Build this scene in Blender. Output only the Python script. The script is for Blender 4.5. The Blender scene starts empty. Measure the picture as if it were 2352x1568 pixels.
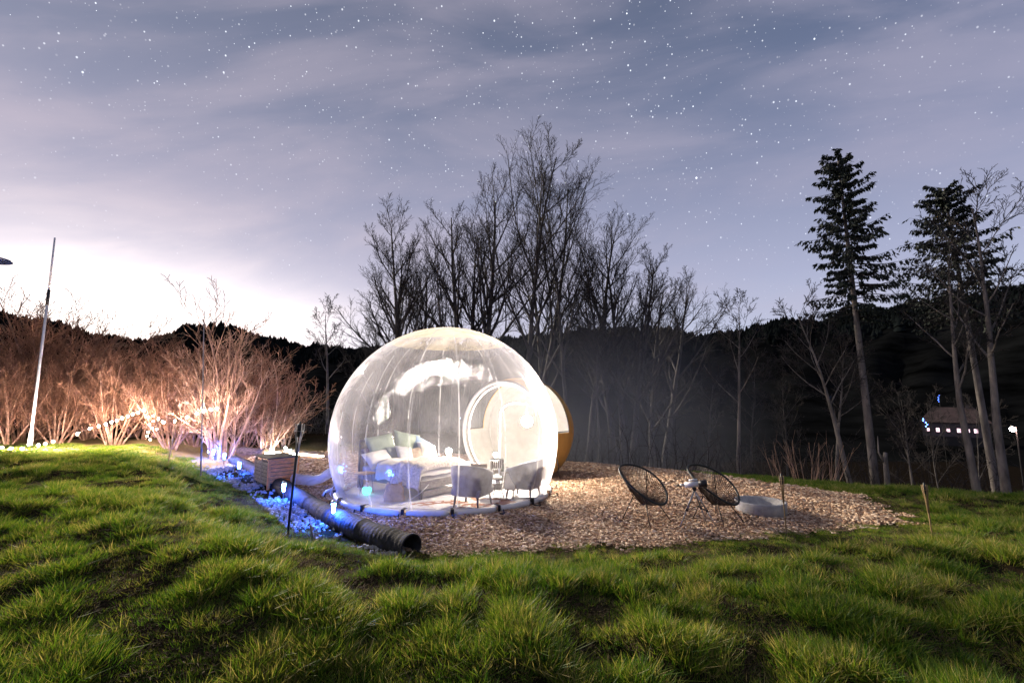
import bpy, bmesh, math, random
import numpy as np
from mathutils import Vector, Matrix, Euler
random.seed(7); RNG = np.random.default_rng(7)
S = bpy.context.scene
R = math.radians
PI = math.pi

# ------------------------------------------------------------------ camera
CAM_Z = 2.0; PITCH = R(7.2); F = 1045.3
cd = bpy.data.cameras.new('camera'); cam = bpy.data.objects.new('camera', cd)
S.collection.objects.link(cam); S.camera = cam
cd.lens = 16; cd.sensor_width = 36; cd.clip_end = 5000; cd.clip_start = 0.05
cam.location = (0, 0, CAM_Z); cam.rotation_euler = (R(90) + PITCH, 0, 0)
S.render.resolution_x = 1024; S.render.resolution_y = 682
S.view_settings.view_transform = 'Standard'; S.view_settings.look = 'None'
S.view_settings.exposure = 0.25; S.view_settings.gamma = 1.0
S.cycles.use_denoising = True
S.cycles.max_bounces = 8; S.cycles.transparent_max_bounces = 24
S.cycles.diffuse_bounces = 3; S.cycles.glossy_bounces = 3; S.cycles.transmission_bounces = 6
S.cycles.sample_clamp_indirect = 4.0
S.cycles.caustics_reflective = False; S.cycles.caustics_refractive = False

def ray(px, py):          # photo pixel (2352 wide) -> direction
    a = (px - 1176) / F; b = (784 - py) / F
    return Vector((a, math.cos(PITCH) - math.sin(PITCH) * b, math.sin(PITCH) + math.cos(PITCH) * b))
def G(px, py, z=0.0):
    d = ray(px, py); t = (z - CAM_Z) / d.z
    return Vector((d.x * t, d.y * t, z))
def A(px, py, Y):
    d = ray(px, py); t = Y / d.y
    return Vector((d.x * t, Y, CAM_Z + d.z * t))

# ------------------------------------------------------------------ night sky
W = bpy.data.worlds.new('World'); S.world = W; W.use_nodes = True
nt = W.node_tree; nt.nodes.clear()
class N:
    """tiny node helper"""
    def __init__(s, tree): s.t = tree
    def new(s, typ, **kw):
        n = s.t.nodes.new(typ)
        for k, v in kw.items(): setattr(n, k, v)
        return n
    def sock(s, a, inp):
        if hasattr(a, 'is_output') or isinstance(a, bpy.types.NodeSocket): s.t.links.new(a, inp)
        else: inp.default_value = a
    def math(s, op, a, b=0.0, c=None, clamp=False):
        n = s.new('ShaderNodeMath', operation=op, use_clamp=clamp)
        s.sock(a, n.inputs[0]); s.sock(b, n.inputs[1])
        if c is not None: s.sock(c, n.inputs[2])
        return n.outputs[0]
    def vmath(s, op, a, b=(0, 0, 0)):
        n = s.new('ShaderNodeVectorMath', operation=op)
        s.sock(a, n.inputs[0]); s.sock(b, n.inputs[1])
        return n
    def ramp(s, f, stops, interp='LINEAR'):
        n = s.new('ShaderNodeValToRGB'); r = n.color_ramp; r.interpolation = interp
        while len(r.elements) < len(stops): r.elements.new(0.5)
        for e, (p, c) in zip(r.elements, stops):
            e.position = p; e.color = (c if len(c) == 4 else (*c, 1)) if isinstance(c, (tuple, list)) else (c, c, c, 1)
        s.sock(f, n.inputs[0]); return n.outputs[0]
    def mix(s, f, a, b, blend='MIX'):
        n = s.new('ShaderNodeMix', data_type='RGBA', blend_type=blend)
        s.sock(f, n.inputs[0]); s.sock(a if not isinstance(a, tuple) else (*a[:3], 1), n.inputs[6]); s.sock(b if not isinstance(b, tuple) else (*b[:3], 1), n.inputs[7])
        return n.outputs[2]
    def noise(s, vec, scale, detail=4, rough=0.5, dist=0.0):
        n = s.new('ShaderNodeTexNoise'); n.inputs['Scale'].default_value = scale
        n.inputs['Detail'].default_value = detail; n.inputs['Roughness'].default_value = rough
        n.inputs['Distortion'].default_value = dist
        if vec is not None: s.t.links.new(vec, n.inputs['Vector'])
        return n.outputs['Fac']
n = N(nt)
tc = n.new('ShaderNodeTexCoord').outputs['Generated']
sep = n.new('ShaderNodeSeparateXYZ'); nt.links.new(tc, sep.inputs[0])
el = sep.outputs[2]
base = n.ramp(n.math('MULTIPLY', el, 1.0), [(0.0, (.56, .60, .74)), (.11, (.47, .52, .68)), (.24, (.35, .38, .54)), (.40, (.22, .25, .385)), (.58, (.10, .135, .235)), (.72, (.055, .085, .16)), (1.0, (.04, .06, .11))])
# faint violet light to the west side of the sky
west = n.math('MULTIPLY_ADD', sep.outputs[0], -.5, .42, clamp=True)
base = n.mix(n.math('MULTIPLY', west, .42), base, (.36, .35, .43))
# soft level bands of high cloud
ay = n.math('ADD', n.math('ABSOLUTE', sep.outputs[1]), .25)
cv = n.new('ShaderNodeCombineXYZ'); nt.links.new(n.math('DIVIDE', sep.outputs[0], ay), cv.inputs[0])
nt.links.new(n.math('ADD', n.math('MULTIPLY', n.math('DIVIDE', el, ay), 3.4), n.math('MULTIPLY', n.math('DIVIDE', sep.outputs[0], ay), -.35)), cv.inputs[1])
cl = n.noise(cv.outputs[0], 1.9, 6, .52, .35)
cl = n.ramp(cl, [(.36, 0.0), (.70, 1.0)], 'EASE')
base = n.mix(n.math('MULTIPLY', cl, .42), base, n.mix(west, (.40, .375, .49), (.56, .47, .53)))
# glow of the town behind the left ridge
gd = Vector((-.70, .78, .10)).normalized()
mp2 = n.new('ShaderNodeVectorMath', operation='MULTIPLY'); nt.links.new(tc, mp2.inputs[0]); mp2.inputs[1].default_value = (1, 1, 2.7)
g3 = Vector((gd.x, gd.y, gd.z * 2.7))
dist = n.new('ShaderNodeVectorMath', operation='DISTANCE'); nt.links.new(mp2.outputs[0], dist.inputs[0]); dist.inputs[1].default_value = g3
dd = n.math('MULTIPLY_ADD', n.math('SUBTRACT', cl, .5), -.10, dist.outputs['Value'])
g1 = n.math('POWER', 2.718, n.math('MULTIPLY', n.math('POWER', n.math('DIVIDE', dd, .33), 2.0), -1.0))
g2 = n.math('POWER', 2.718, n.math('MULTIPLY', n.math('POWER', n.math('DIVIDE', dd, .75), 2.0), -1.0))
glow = n.mix(1.0, n.mix(1.0, (1.55, 1.30, 1.04), g1, 'MULTIPLY'), n.mix(1.0, (.20, .15, .135), g2, 'MULTIPLY'), 'ADD')
base = n.mix(1.0, base, glow, 'ADD')
# stars
def stars(scale, rad, keep, gain, base):
    v = n.new('ShaderNodeTexVoronoi', feature='F1'); v.inputs['Scale'].default_value = scale; v.inputs['Randomness'].default_value = 1.0
    sk = n.new('ShaderNodeMapping'); sk.inputs['Rotation'].default_value = (R(20), R(35), R(10)); sk.inputs['Scale'].default_value = (1, 1, .8)
    nt.links.new(tc, sk.inputs[0]); nt.links.new(sk.outputs[0], v.inputs['Vector'])
    cs = n.new('ShaderNodeSeparateColor'); nt.links.new(v.outputs['Color'], cs.inputs[0])
    pick = n.math('GREATER_THAN', cs.outputs[0], 1 - keep)
    size = n.math('MULTIPLY_ADD', n.math('POWER', cs.outputs[1], 3.0), rad * .9, rad * .5)
    f = n.math('SUBTRACT', 1.0, n.math('DIVIDE', v.outputs['Distance'], size), clamp=True)
    f = n.math('MULTIPLY', n.math('MULTIPLY', n.math('MULTIPLY', f, 2.0, clamp=True), pick), n.math('MULTIPLY_ADD', n.math('POWER', cs.outputs[2], 2.5), gain, gain * .12))
    fade = n.math('MULTIPLY', n.ramp(el, [(.10, 0.0), (.30, .45), (.55, 1.0)]), n.math('MULTIPLY_ADD', cl, -.65, 1.0))
    f = n.math('MULTIPLY', f, n.math('MULTIPLY', fade, n.math('SUBTRACT', 1.0, g2)))
    col = n.mix(cs.outputs[2], (1.0, .93, .88), (.9, .96, 1.0))
    return n.mix(1.0, base, n.mix(1.0, col, f, 'MULTIPLY'), 'ADD')
base = stars(150, .20, .95, 1.1, base)
base = stars(90, .10, .7, 1.5, base)
base = stars(46, .049, .7, 2.3, base)
base = stars(13, .021, .8, 4.5, base)
lp = n.math('GREATER_THAN', el, -.02)
base = n.mix(lp, (.05, .05, .06), base)
bg = n.new('ShaderNodeBackground'); nt.links.new(base, bg.inputs[0]); bg.inputs[1].default_value = 1.0
wo = n.new('ShaderNodeOutputWorld'); nt.links.new(bg.outputs[0], wo.inputs[0])
W.cycles.sampling_method = 'MANUAL'; W.cycles.sample_map_resolution = 512

# added warm sun brightening lawn and terrace, aimed from the sky glow's side
sl = bpy.data.lights.new('added_low_sun', 'SUN'); sl.energy = 5.0; sl.angle = R(2.0); sl.color = (1.0, .87, .68)
so = bpy.data.objects.new('added_low_sun', sl); S.collection.objects.link(so)
so.rotation_euler = Vector((math.sin(R(-42)) * math.cos(R(20)), math.cos(R(-42)) * math.cos(R(20)), math.sin(R(20)))).to_track_quat('Z', 'Y').to_euler()

# ------------------------------------------------------------------ helpers
C = S.collection
def tag(o, label=None, cat=None, group=None, kind=None):
    if label: o['label'] = label
    if cat: o['category'] = cat
    if group: o['group'] = group
    if kind: o['kind'] = kind
    return o
def empty(name, loc=(0, 0, 0), rz=0.0, label=None, cat=None, group=None):
    o = bpy.data.objects.new(name, None); C.objects.link(o); o.empty_display_size = .2
    o.location = loc; o.rotation_euler = (0, 0, rz)
    return tag(o, label, cat, group)
def link(name, me, mat=None, parent=None, smooth=False):
    o = bpy.data.objects.new(name, me); C.objects.link(o)
    if mat is not None and not me.materials: me.materials.append(mat)
    if smooth: me.shade_smooth()
    if parent: o.parent = parent
    return o
def np_mesh(name, V, Fc, mat=None, parent=None, smooth=False, create=True):
    """V (n,3) array, Fc (m,k) int array, all faces with k corners"""
    V = np.asarray(V, dtype=np.float32); Fc = np.asarray(Fc, dtype=np.int32)
    me = bpy.data.meshes.new(name); k = Fc.shape[1]
    me.vertices.add(len(V)); me.vertices.foreach_set('co', V.ravel())
    me.loops.add(Fc.size); me.loops.foreach_set('vertex_index', Fc.ravel())
    me.polygons.add(len(Fc)); me.polygons.foreach_set('loop_start', np.arange(0, Fc.size, k, dtype=np.int32))
    me.update(calc_edges=True); me.validate()
    if mat is not None: me.materials.append(mat)
    if smooth: me.shade_smooth()
    if not create: return me
    return link(name, me, None, parent)
class MB:
    def __init__(s): s.v = []; s.f = []
    def add(s, vs, fs):
        o = len(s.v); s.v += [tuple(p) for p in vs]; s.f += [tuple(i + o for i in f) for f in fs]; return s
    def box(s, c, size, M=None, taper=1.0):
        x, y, z = (q / 2 for q in size); vs = []
        for dz in (-1, 1):
            t = taper if dz > 0 else 1
            for dx, dy in ((-1, -1), (1, -1), (1, 1), (-1, 1)):
                p = Vector((c[0] + dx * x * t, c[1] + dy * y * t, c[2] + dz * z))
                vs.append(M @ p if M else p)
        return s.add(vs, [(3, 2, 1, 0), (4, 5, 6, 7), (0, 1, 5, 4), (1, 2, 6, 5), (2, 3, 7, 6), (3, 0, 4, 7)])
    def tube(s, pts, r, n=8, caps=True, closed=False):
        pts = [Vector(p) for p in pts]; m = len(pts)
        rr = r if isinstance(r, (list, tuple)) else [r] * m
        vs = []; prev = None
        for i, p in enumerate(pts):
            if closed: d = pts[(i + 1) % m] - pts[i - 1]
            else: d = pts[min(i + 1, m - 1)] - pts[max(i - 1, 0)]
            d = d.normalized() if d.length > 1e-9 else Vector((0, 0, 1))
            if prev is None:
                a = Vector((0, 0, 1)) if abs(d.z) < .9 else Vector((1, 0, 0))
                u = d.cross(a).normalized()
            else:
                u = (prev - d * prev.dot(d)).normalized()
            prev = u; w = d.cross(u)
            for k in range(n):
                t = 2 * PI * k / n
                vs.append(p + (u * math.cos(t) + w * math.sin(t)) * rr[i])
        fs = []
        for i in range(m if closed else m - 1):
            j = (i + 1) % m
            for k in range(n):
                l = (k + 1) % n
                fs.append((i * n + k, i * n + l, j * n + l, j * n + k))
        if caps and not closed:
            fs.append(tuple(reversed(range(n)))); fs.append(tuple(range((m - 1) * n, m * n)))
        return s.add(vs, fs)
    def lathe(s, prof, n=24, c=(0, 0, 0), cap0=False, cap1=False):
        vs = []; fs = []
        for r, z in prof:
            for k in range(n):
                t = 2 * PI * k / n; vs.append((c[0] + r * math.cos(t), c[1] + r * math.sin(t), c[2] + z))
        for i in range(len(prof) - 1):
            for k in range(n):
                l = (k + 1) % n; fs.append((i * n + k, i * n + l, (i + 1) * n + l, (i + 1) * n + k))
        if cap0: fs.append(tuple(reversed(range(n))))
        if cap1: fs.append(tuple(range((len(prof) - 1) * n, len(prof) * n)))
        return s.add(vs, fs)
    def grid(s, fn, nu, nv, wrap=False):
        vs = [fn(i / (nu - 1), j / (nv - 1)) for j in range(nv) for i in range(nu)]
        fs = [(j * nu + i, j * nu + i + 1, (j + 1) * nu + i + 1, (j + 1) * nu + i) for j in range(nv - 1) for i in range(nu - 1)]
        return s.add(vs, fs)
    def mesh(s, name):
        me = bpy.data.meshes.new(name); me.from_pydata(s.v, [], s.f); me.update(); return me
    def build(s, name, mat, parent=None, smooth=False, bevel=0.0, label=None):
        me = s.mesh(name); me.materials.append(mat)
        if smooth: me.shade_smooth()
        o = link(name, me, None, parent)
        if bevel:
            b = o.modifiers.new('bevel', 'BEVEL'); b.width = bevel; b.segments = 2; b.limit_method = 'ANGLE'
        if label: o['label'] = label
        return o
def copy_tree(o, parent=None):
    c = o.copy(); C.objects.link(c)
    if parent: c.parent = parent
    for ch in list(o.children): copy_tree(ch, c)
    return c

# ------------------------------------------------------------------ materials
def new_mat(name):
    m = bpy.data.materials.new(name); m.use_nodes = True; t = m.node_tree; t.nodes.clear()
    out = t.nodes.new('ShaderNodeOutputMaterial'); return m, N(t), out
def M(name, col, rough=.6, var=.2, scale=9.0, bump=.25, bscale=60.0, metal=0.0, spec=.4, col2=None, sheen=0.0, stretch=None, trans=0.0):
    m, n, out = new_mat(name)
    p = n.new('ShaderNodeBsdfPrincipled')
    tc = n.new('ShaderNodeTexCoord').outputs['Object']
    if stretch:
        mp = n.new('ShaderNodeMapping'); mp.inputs['Scale'].default_value = stretch; n.t.links.new(tc, mp.inputs[0]); tc = mp.outputs[0]
    f = n.noise(tc, scale, 6, .6)
    c2 = col2 or tuple(max(0, c * (1 - var * 1.6)) for c in col)
    c1 = tuple(min(1, c * (1 + var * .6)) for c in col)
    col_o = n.ramp(f, [(.32, c2), (.66, c1)])
    n.t.links.new(col_o, p.inputs['Base Color'])
    n.sock(n.math('MULTIPLY_ADD', f, .25, rough - .12), p.inputs['Roughness'])
    p.inputs['Metallic'].default_value = metal; p.inputs['Specular IOR Level'].default_value = spec
    if sheen: p.inputs['Sheen Weight'].default_value = sheen
    if bump:
        b = n.new('ShaderNodeBump'); b.inputs['Strength'].default_value = bump; b.inputs['Distance'].default_value = .01
        n.t.links.new(n.noise(tc, bscale, 5, .6), b.inputs['Height']); n.t.links.new(b.outputs[0], p.inputs['Normal'])
    res = p.outputs[0]
    if trans:
        tr = n.new('ShaderNodeBsdfTranslucent'); n.t.links.new(col_o, tr.inputs[0])
        mx = n.new('ShaderNodeMixShader'); mx.inputs[0].default_value = trans
        n.t.links.new(res, mx.inputs[1]); n.t.links.new(tr.outputs[0], mx.inputs[2]); res = mx.outputs[0]
    n.t.links.new(res, out.inputs[0]); return m
def EM(name, col, st):
    m, n, out = new_mat(name); e = n.new('ShaderNodeEmission')
    e.inputs[0].default_value = (*col, 1); e.inputs[1].default_value = st; n.t.links.new(e.outputs[0], out.inputs[0]); return m

m_black = M('black_painted_metal', (.018, .018, .02), .42, .3, 20, .1, 80, spec=.5)
m_steel = M('grey_metal', (.35, .35, .37), .35, .2, 12, .1, 80, metal=.8)
m_white_plastic = M('white_plastic', (.75, .75, .76), .35, .08, 6, .05)
m_white_fabric = M('white_fabric', (.34, .335, .33), .8, .07, 5, .5, 25, trans=.35)
m_bamboo = M('bamboo', (.42, .29, .14), .5, .3, 14, .3, 60, stretch=(1, 1, .2))
m_teak = M('orange_stained_wood', (.78, .28, .06), .5, .25, 10, .3, 70, stretch=(1, .3, 3))
m_greywood = M('weathered_grey_wood', (.22, .20, .19), .7, .3, 10, .4, 70, stretch=(.4, 1, 4))
m_lid = M('dark_lid_felt', (.05, .047, .05), .8, .3, 10, .4, 50)
m_log = M('old_log_wood', (.17, .12, .085), .85, .45, 7, .9, 30, stretch=(.5, 3, 3))
m_ochre = M('ochre_canvas', (.62, .34, .09), .7, .10, 2.5, .6, 12, trans=.12)
m_pvc_white = M('white_vinyl', (.72, .72, .74), .35, .08, 3, .5, 18, spec=.5)
m_strap = M('black_strap', (.02, .02, .025), .7, .3, 20, .3)
m_pipe = M('black_ribbed_pipe', (.042, .042, .048), .8, .5, 8, 1.0, 26, spec=.25)
m_concrete = M('pale_concrete', (.46, .45, .44), .85, .2, 7, .5, 60)
m_rim = M('dark_green_black_tube', (.02, .026, .024), .45, .3, 15, .1)
m_cord = M('dark_brown_cord', (.06, .042, .03), .6, .3, 20, .1)
m_bark = M('grey_beech_bark', (.10, .088, .085), .85, .45, 5, .8, 28, stretch=(1, 1, .35))
m_twig = M('dark_twig_bark', (.045, .037, .036), .85, .4, 3, 0)
m_brush = M('red_brown_brush_bark', (.42, .26, .19), .8, .45, 2.0, .3, 30)
m_brushtwig = M('red_brown_twigs', (.32, .165, .105), .8, .5, 1.2, 0)
m_needle = M('spruce_needles', (.022, .034, .026), .7, .5, 3.0, 0)
m_grayfab = M('grey_velvet', (.22, .22, .25), .85, .22, 9, .4, 90, sheen=.3)
m_bluefab = M('blue_grey_velvet', (.16, .19, .30), .85, .3, 7, .4, 90, sheen=.3)
m_leg = M('dark_wood_leg', (.055, .045, .045), .5, .3, 14, .2)
m_oak = M('light_oak', (.48, .30, .17), .5, .18, 6, .2, 60, stretch=(3, .5, 5))
m_sheet = M('cream_linen', (.76, .72, .67), .85, .08, 4, .5, 22)
m_knit = M('cream_knit', (.70, .62, .55), .9, .3, 25, 1.0, 70)
m_mattress = M('grey_mattress', (.42, .41, .42), .85, .12, 6, .5, 30)
m_kraft = M('brown_paper_bag', (.50, .33, .18), .75, .18, 8, .6, 14)
m_glassgreen = M('green_bottle_glass', (.03, .07, .04), .1, .2, 5, 0, spec=.8)

# ------------------------------------------------------------------ terrain
def _hash(ix, iy, seed):
    h = (ix.astype(np.int64) * 374761393 + iy.astype(np.int64) * 668265263 + seed * 974634777) & 0x7fffffff
    h = ((h ^ (h >> 13)) * 1274126177) & 0x7fffffff
    return ((h ^ (h >> 16)) & 0xffff) / 65535.0
def vn(x, y, s, seed=0):
    x = np.asarray(x, float) * s; y = np.asarray(y, float) * s
    ix = np.floor(x); iy = np.floor(y); fx = x - ix; fy = y - iy
    fx = fx * fx * (3 - 2 * fx); fy = fy * fy * (3 - 2 * fy)
    a = _hash(ix, iy, seed); b = _hash(ix + 1, iy, seed); c = _hash(ix, iy + 1, seed); d = _hash(ix + 1, iy + 1, seed)
    return (a * (1 - fx) + b * fx) * (1 - fy) + (c * (1 - fx) + d * fx) * fy
def sst(a, b, x):
    t = np.clip((x - a) / (b - a), 0, 1); return t * t * (3 - 2 * t)
def poly(pts): return np.array([[G(*p).x, G(*p).y] for p in pts])
BACK = [(560, 1040), (760, 1040), (1000, 1043), (1330, 1052), (1450, 1057), (1560, 1067), (1650, 1085), (1720, 1097), (1860, 1118), (1980, 1138), (2000, 1160), (2055, 1186), (2060, 1199), (1960, 1212), (1800, 1226), (1650, 1240), (1500, 1250), (1300, 1258), (1100, 1268), (975, 1274)]
FLAT = poly(BACK + [(900, 1272), (800, 1252), (700, 1228), (640, 1185), (585, 1135), (500, 1095), (430, 1062), (470, 1046)])
PAD = poly(BACK + [(930, 1262), (850, 1225), (760, 1185), (700, 1150), (640, 1108), (600, 1082), (570, 1065), (540, 1050)])
def sdist(P, x, y):
    """signed distance, negative inside"""
    x = np.asarray(x, float); y = np.asarray(y, float)
    d = np.full(x.shape, 1e9); ins = np.zeros(x.shape, bool)
    m = len(P)
    for i in range(m):
        ax, ay = P[i]; bx, by = P[(i + 1) % m]
        ex, ey = bx - ax, by - ay; L = ex * ex + ey * ey
        t = np.clip(((x - ax) * ex + (y - ay) * ey) / L, 0, 1)
        d = np.minimum(d, np.hypot(x - ax - t * ex, y - ay - t * ey))
        c = ((ay > y) != (by > y)) & (x < (bx - ax) * (y - ay) / (by - ay + 1e-12) + ax)
        ins ^= c
    return np.where(ins, -d, d)
def height(x, y):
    x = np.asarray(x, float); y = np.asarray(y, float)
    d = sdist(FLAT, x, y)
    d = d + (vn(x, y, 1.7, 3) - .5) * .35
    amp = .48 - .28 * sst(-3.5, 0, x) - .10 * sst(3, 9, x)
    amp = amp * (1 - sst(9, 12.5, y) * sst(-2, 2, x))
    h = amp * sst(-.1, 2.0, d)
    out = sst(0, .9, d)
    near = 1 - sst(7, 16, y)
    h += out * ((vn(x, y, .75, 5) - .5) * .30 * sst(.5, 2.5, d) + (vn(x, y, 1.7, 6) - .5) * .15 + (vn(x, y, 4.5, 8) - .5) * .09) * (.35 + .65 * near)
    h -= .08 * np.maximum(4.7 - y, 0) * out * (y > -2) + .08 * 6.7 * (y <= -2)
    h += (1 - out) * (vn(x, y, 2.3, 11) - .5) * .05
    q = (x * .75 + y - 15.2) / 1.25
    q2 = np.where(x < 2, y - 20.5, -9); q = np.where(x < -4, q2, np.maximum(q, q2 * 0 + q))
    q = np.maximum(q, 0); q = q * sst(-6, 1, x) + np.maximum(y - 20.5, 0) * (1 - sst(-6, 1, x))
    h -= np.minimum(.06 * q + .011 * q * q, 8.0 + 0 * q)
    return h
def hz(x, y): return float(height(np.array([x]), np.array([y]))[0])

xs = np.concatenate([np.linspace(-75, -20, 24)[:-1], np.linspace(-20, -9, 60)[:-1], np.arange(-9, 9, .085), np.linspace(9, 22, 70), np.linspace(22, 75, 24)[1:]])
ys = np.concatenate([np.linspace(-40, -1, 14)[:-1], np.arange(-1, 8, .085), np.linspace(8, 22, 100), np.linspace(22, 75, 30)[1:]])
X, Y = np.meshgrid(xs, ys); Z = height(X, Y)
nx, ny = len(xs), len(ys)
ii = (np.arange(ny - 1)[:, None] * nx + np.arange(nx - 1)[None]).ravel()
Fq = np.stack([ii, ii + 1, ii + nx + 1, ii + nx], 1)
m, n, out = new_mat('soil_and_moss')
p = n.new('ShaderNodeBsdfPrincipled'); tc = n.new('ShaderNodeTexCoord').outputs['Object']
f1 = n.noise(tc, 1.3, 6, .6); f2 = n.noise(tc, 14, 6, .65)
c = n.mix(n.ramp(f1, [(.4, 0.0), (.6, 1.0)]), (.014, .018, .008), (.030, .022, .014))
c = n.mix(n.ramp(f2, [(.45, 0.0), (.7, 1.0)]), c, (.050, .036, .024))
la = n.new('ShaderNodeAttribute', attribute_name='unlit_litter'); c = n.mix(la.outputs['Fac'], c, n.mix(f2, (.006, .005, .004), (.016, .012, .009)))  # leaf litter past the lawn edge, colour darkened to show the slope unlit
la2 = n.new('ShaderNodeAttribute', attribute_name='straw'); c = n.mix(la2.outputs['Fac'], c, n.mix(f2, (.16, .12, .05), (.40, .31, .17)))
n.t.links.new(c, p.inputs['Base Color']); p.inputs['Roughness'].default_value = .95; p.inputs['Specular IOR Level'].default_value = 0
b = n.new('ShaderNodeBump'); b.inputs['Strength'].default_value = .8; b.inputs['Distance'].default_value = .04
n.t.links.new(f2, b.inputs['Height']); n.t.links.new(b.outputs[0], p.inputs['Normal']); n.t.links.new(p.outputs[0], out.inputs[0])
m_soil = m
gnd = tag(np_mesh('ground', np.stack([X.ravel(), Y.ravel(), Z.ravel()], 1), Fq, m_soil, smooth=True), kind='structure')
qq = np.where(X < -4, Y - 17.6 + (vn(X, Y, .8, 12) - .5) * 1.5, (X * .75 + Y - 15.6) / 1.25 + (vn(X, Y, .8, 12) - .5) * 1.5)
a_ = gnd.data.attributes.new('unlit_litter', 'FLOAT', 'POINT'); a_.data.foreach_set('value', sst(0, 2.2, qq).ravel().astype(np.float32))
a_ = gnd.data.attributes.new('straw', 'FLOAT', 'POINT'); a_.data.foreach_set('value', (sst(13.2, 14.6, Y + (vn(X, Y, 1.2, 13) - .5) * 1.2) * (1 - sst(17.2, 18.5, Y)) * (1 - sst(-6.5, -4, X)) * .9).ravel().astype(np.float32))

# wood-chip bed: a sheet over the flat terrace
m_chip_bed = M('trodden_wood_chips', (.30, .19, .12), .9, .5, 28, 1.0, 60)
xs2 = np.linspace(PAD[:, 0].min(), PAD[:, 0].max(), 150); ys2 = np.linspace(PAD[:, 1].min(), PAD[:, 1].max(), 120)
X2, Y2 = np.meshgrid(xs2, ys2); D2 = sdist(PAD, X2, Y2) + (vn(X2, Y2, 3, 21) - .5) * .3
Z2 = height(X2, Y2) + .012
ii = (np.arange(119)[:, None] * 150 + np.arange(149)[None]).ravel()
F2 = np.stack([ii, ii + 1, ii + 151, ii + 150], 1)
F2 = F2[(D2.ravel()[F2].mean(1) < .03)]
tag(np_mesh('wood_chip_bed', np.stack([X2.ravel(), Y2.ravel(), Z2.ravel()], 1), F2, m_chip_bed, smooth=True), kind='structure')

# hills: polar sheet, ridge line given by elevation above the eye at each azimuth
RPX = [(0, 728), (100, 742), (220, 768), (330, 782), (400, 765), (460, 752), (520, 756), (600, 778), (700, 794), (780, 800), (860, 800), (1000, 800), (1300, 768), (1450, 760), (1520, 755), (1600, 772), (1720, 760), (1850, 742), (2000, 720), (2100, 706), (2200, 690), (2352, 666)]
def _re(q):
    d = ray(*q); h_ = math.hypot(d.x, d.y); return (math.degrees(math.atan2(d.x, d.y)), d.z / h_ - .009)
RIDGE = [(-180, .17), (-75, .17)] + [_re(q) for q in RPX] + [(60, .24), (90, .2), (180, .17)]
ra = np.array([R(a) for a, _ in RIDGE]); re = np.array([e for _, e in RIDGE])
def hill(r, az):
    e = np.interp(az, ra, re) + (vn(az * 20, az * 0, 1, 31) - .5) * .006
    zr = 700 * e + 2
    t = sst(140, 700, r)
    z = -9.0 + (zr + 9) * t
    z = np.where(r > 700, zr - (r - 700) * .12, z)
    z = z + (vn(r * .02, az * 40, 1, 32) - .5) * 9 * sst(140, 320, r) * (1 - sst(600, 700, r))
    return z
rs = np.concatenate([np.linspace(58, 150, 12), np.linspace(165, 700, 30), np.array([760, 900, 1400])])
azs = np.linspace(-PI, PI, 361)
RR, AZ = np.meshgrid(rs, azs, indexing='ij'); HZ = hill(RR, AZ)
HZ = np.where(RR < 62, -9.5, HZ)
ii = (np.arange(len(rs) - 1)[:, None] * 361 + np.arange(360)[None]).ravel()
m_forest_floor = M('forest_floor', (.006, .0065, .007), 1.0, .5, .05, 0, spec=0.0)
tag(np_mesh('hills', np.stack([(RR * np.sin(AZ)).ravel(), (RR * np.cos(AZ)).ravel(), HZ.ravel()], 1), np.stack([ii, ii + 361, ii + 362, ii + 1], 1), m_forest_floor, smooth=True), kind='structure')
# far forest: small conifers standing on the hills, one mass
nT = 12000
rr = np.concatenate([690 + RNG.normal(0, 10, 4500), 420 + 270 * RNG.random(nT - 4500) ** .8]); aa = RNG.uniform(R(-62), R(62), nT)
tx, ty = rr * np.sin(aa), rr * np.cos(aa); tz = hill(rr, aa) - 1
th = RNG.uniform(4.5, 9.5, nT) * (.75 + .5 * vn(aa * 90, aa * 0, 1, 41)); tr_ = th * RNG.uniform(.22, .40, nT)
V = []; Fl = []
K = 5
for lvl, (z0, z1, rad) in enumerate([(.05, .62, 1.0), (.42, 1.0, .66)]):
    ang = RNG.uniform(0, 6.28, nT)
    for k in range(K):
        a = ang + 2 * PI * k / K
        V.append(np.stack([tx + tr_ * rad * np.cos(a), ty + tr_ * rad * np.sin(a), tz + th * z0], 1))
    V.append(np.stack([tx, ty, tz + th * z1], 1))
V = np.stack(V, 1)      # nT, 12, 3
tri = []
for l in range(2):
    o = l * (K + 1)
    for k in range(K): tri.append((o + k, o + (k + 1) % K, o + K))
tri = np.array(tri)
Fl = (np.arange(nT)[:, None, None] * 12 + tri[None]).reshape(-1, 3)
m_forest = M('dark_conifer_forest', (.007, .009, .0095), 1.0, .5, .03, 0, spec=0.0)
tag(np_mesh('forest', V.reshape(-1, 3), Fl, m_forest), 'dark conifer forest covering the hills and ridge line', 'forest', kind='stuff')

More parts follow.
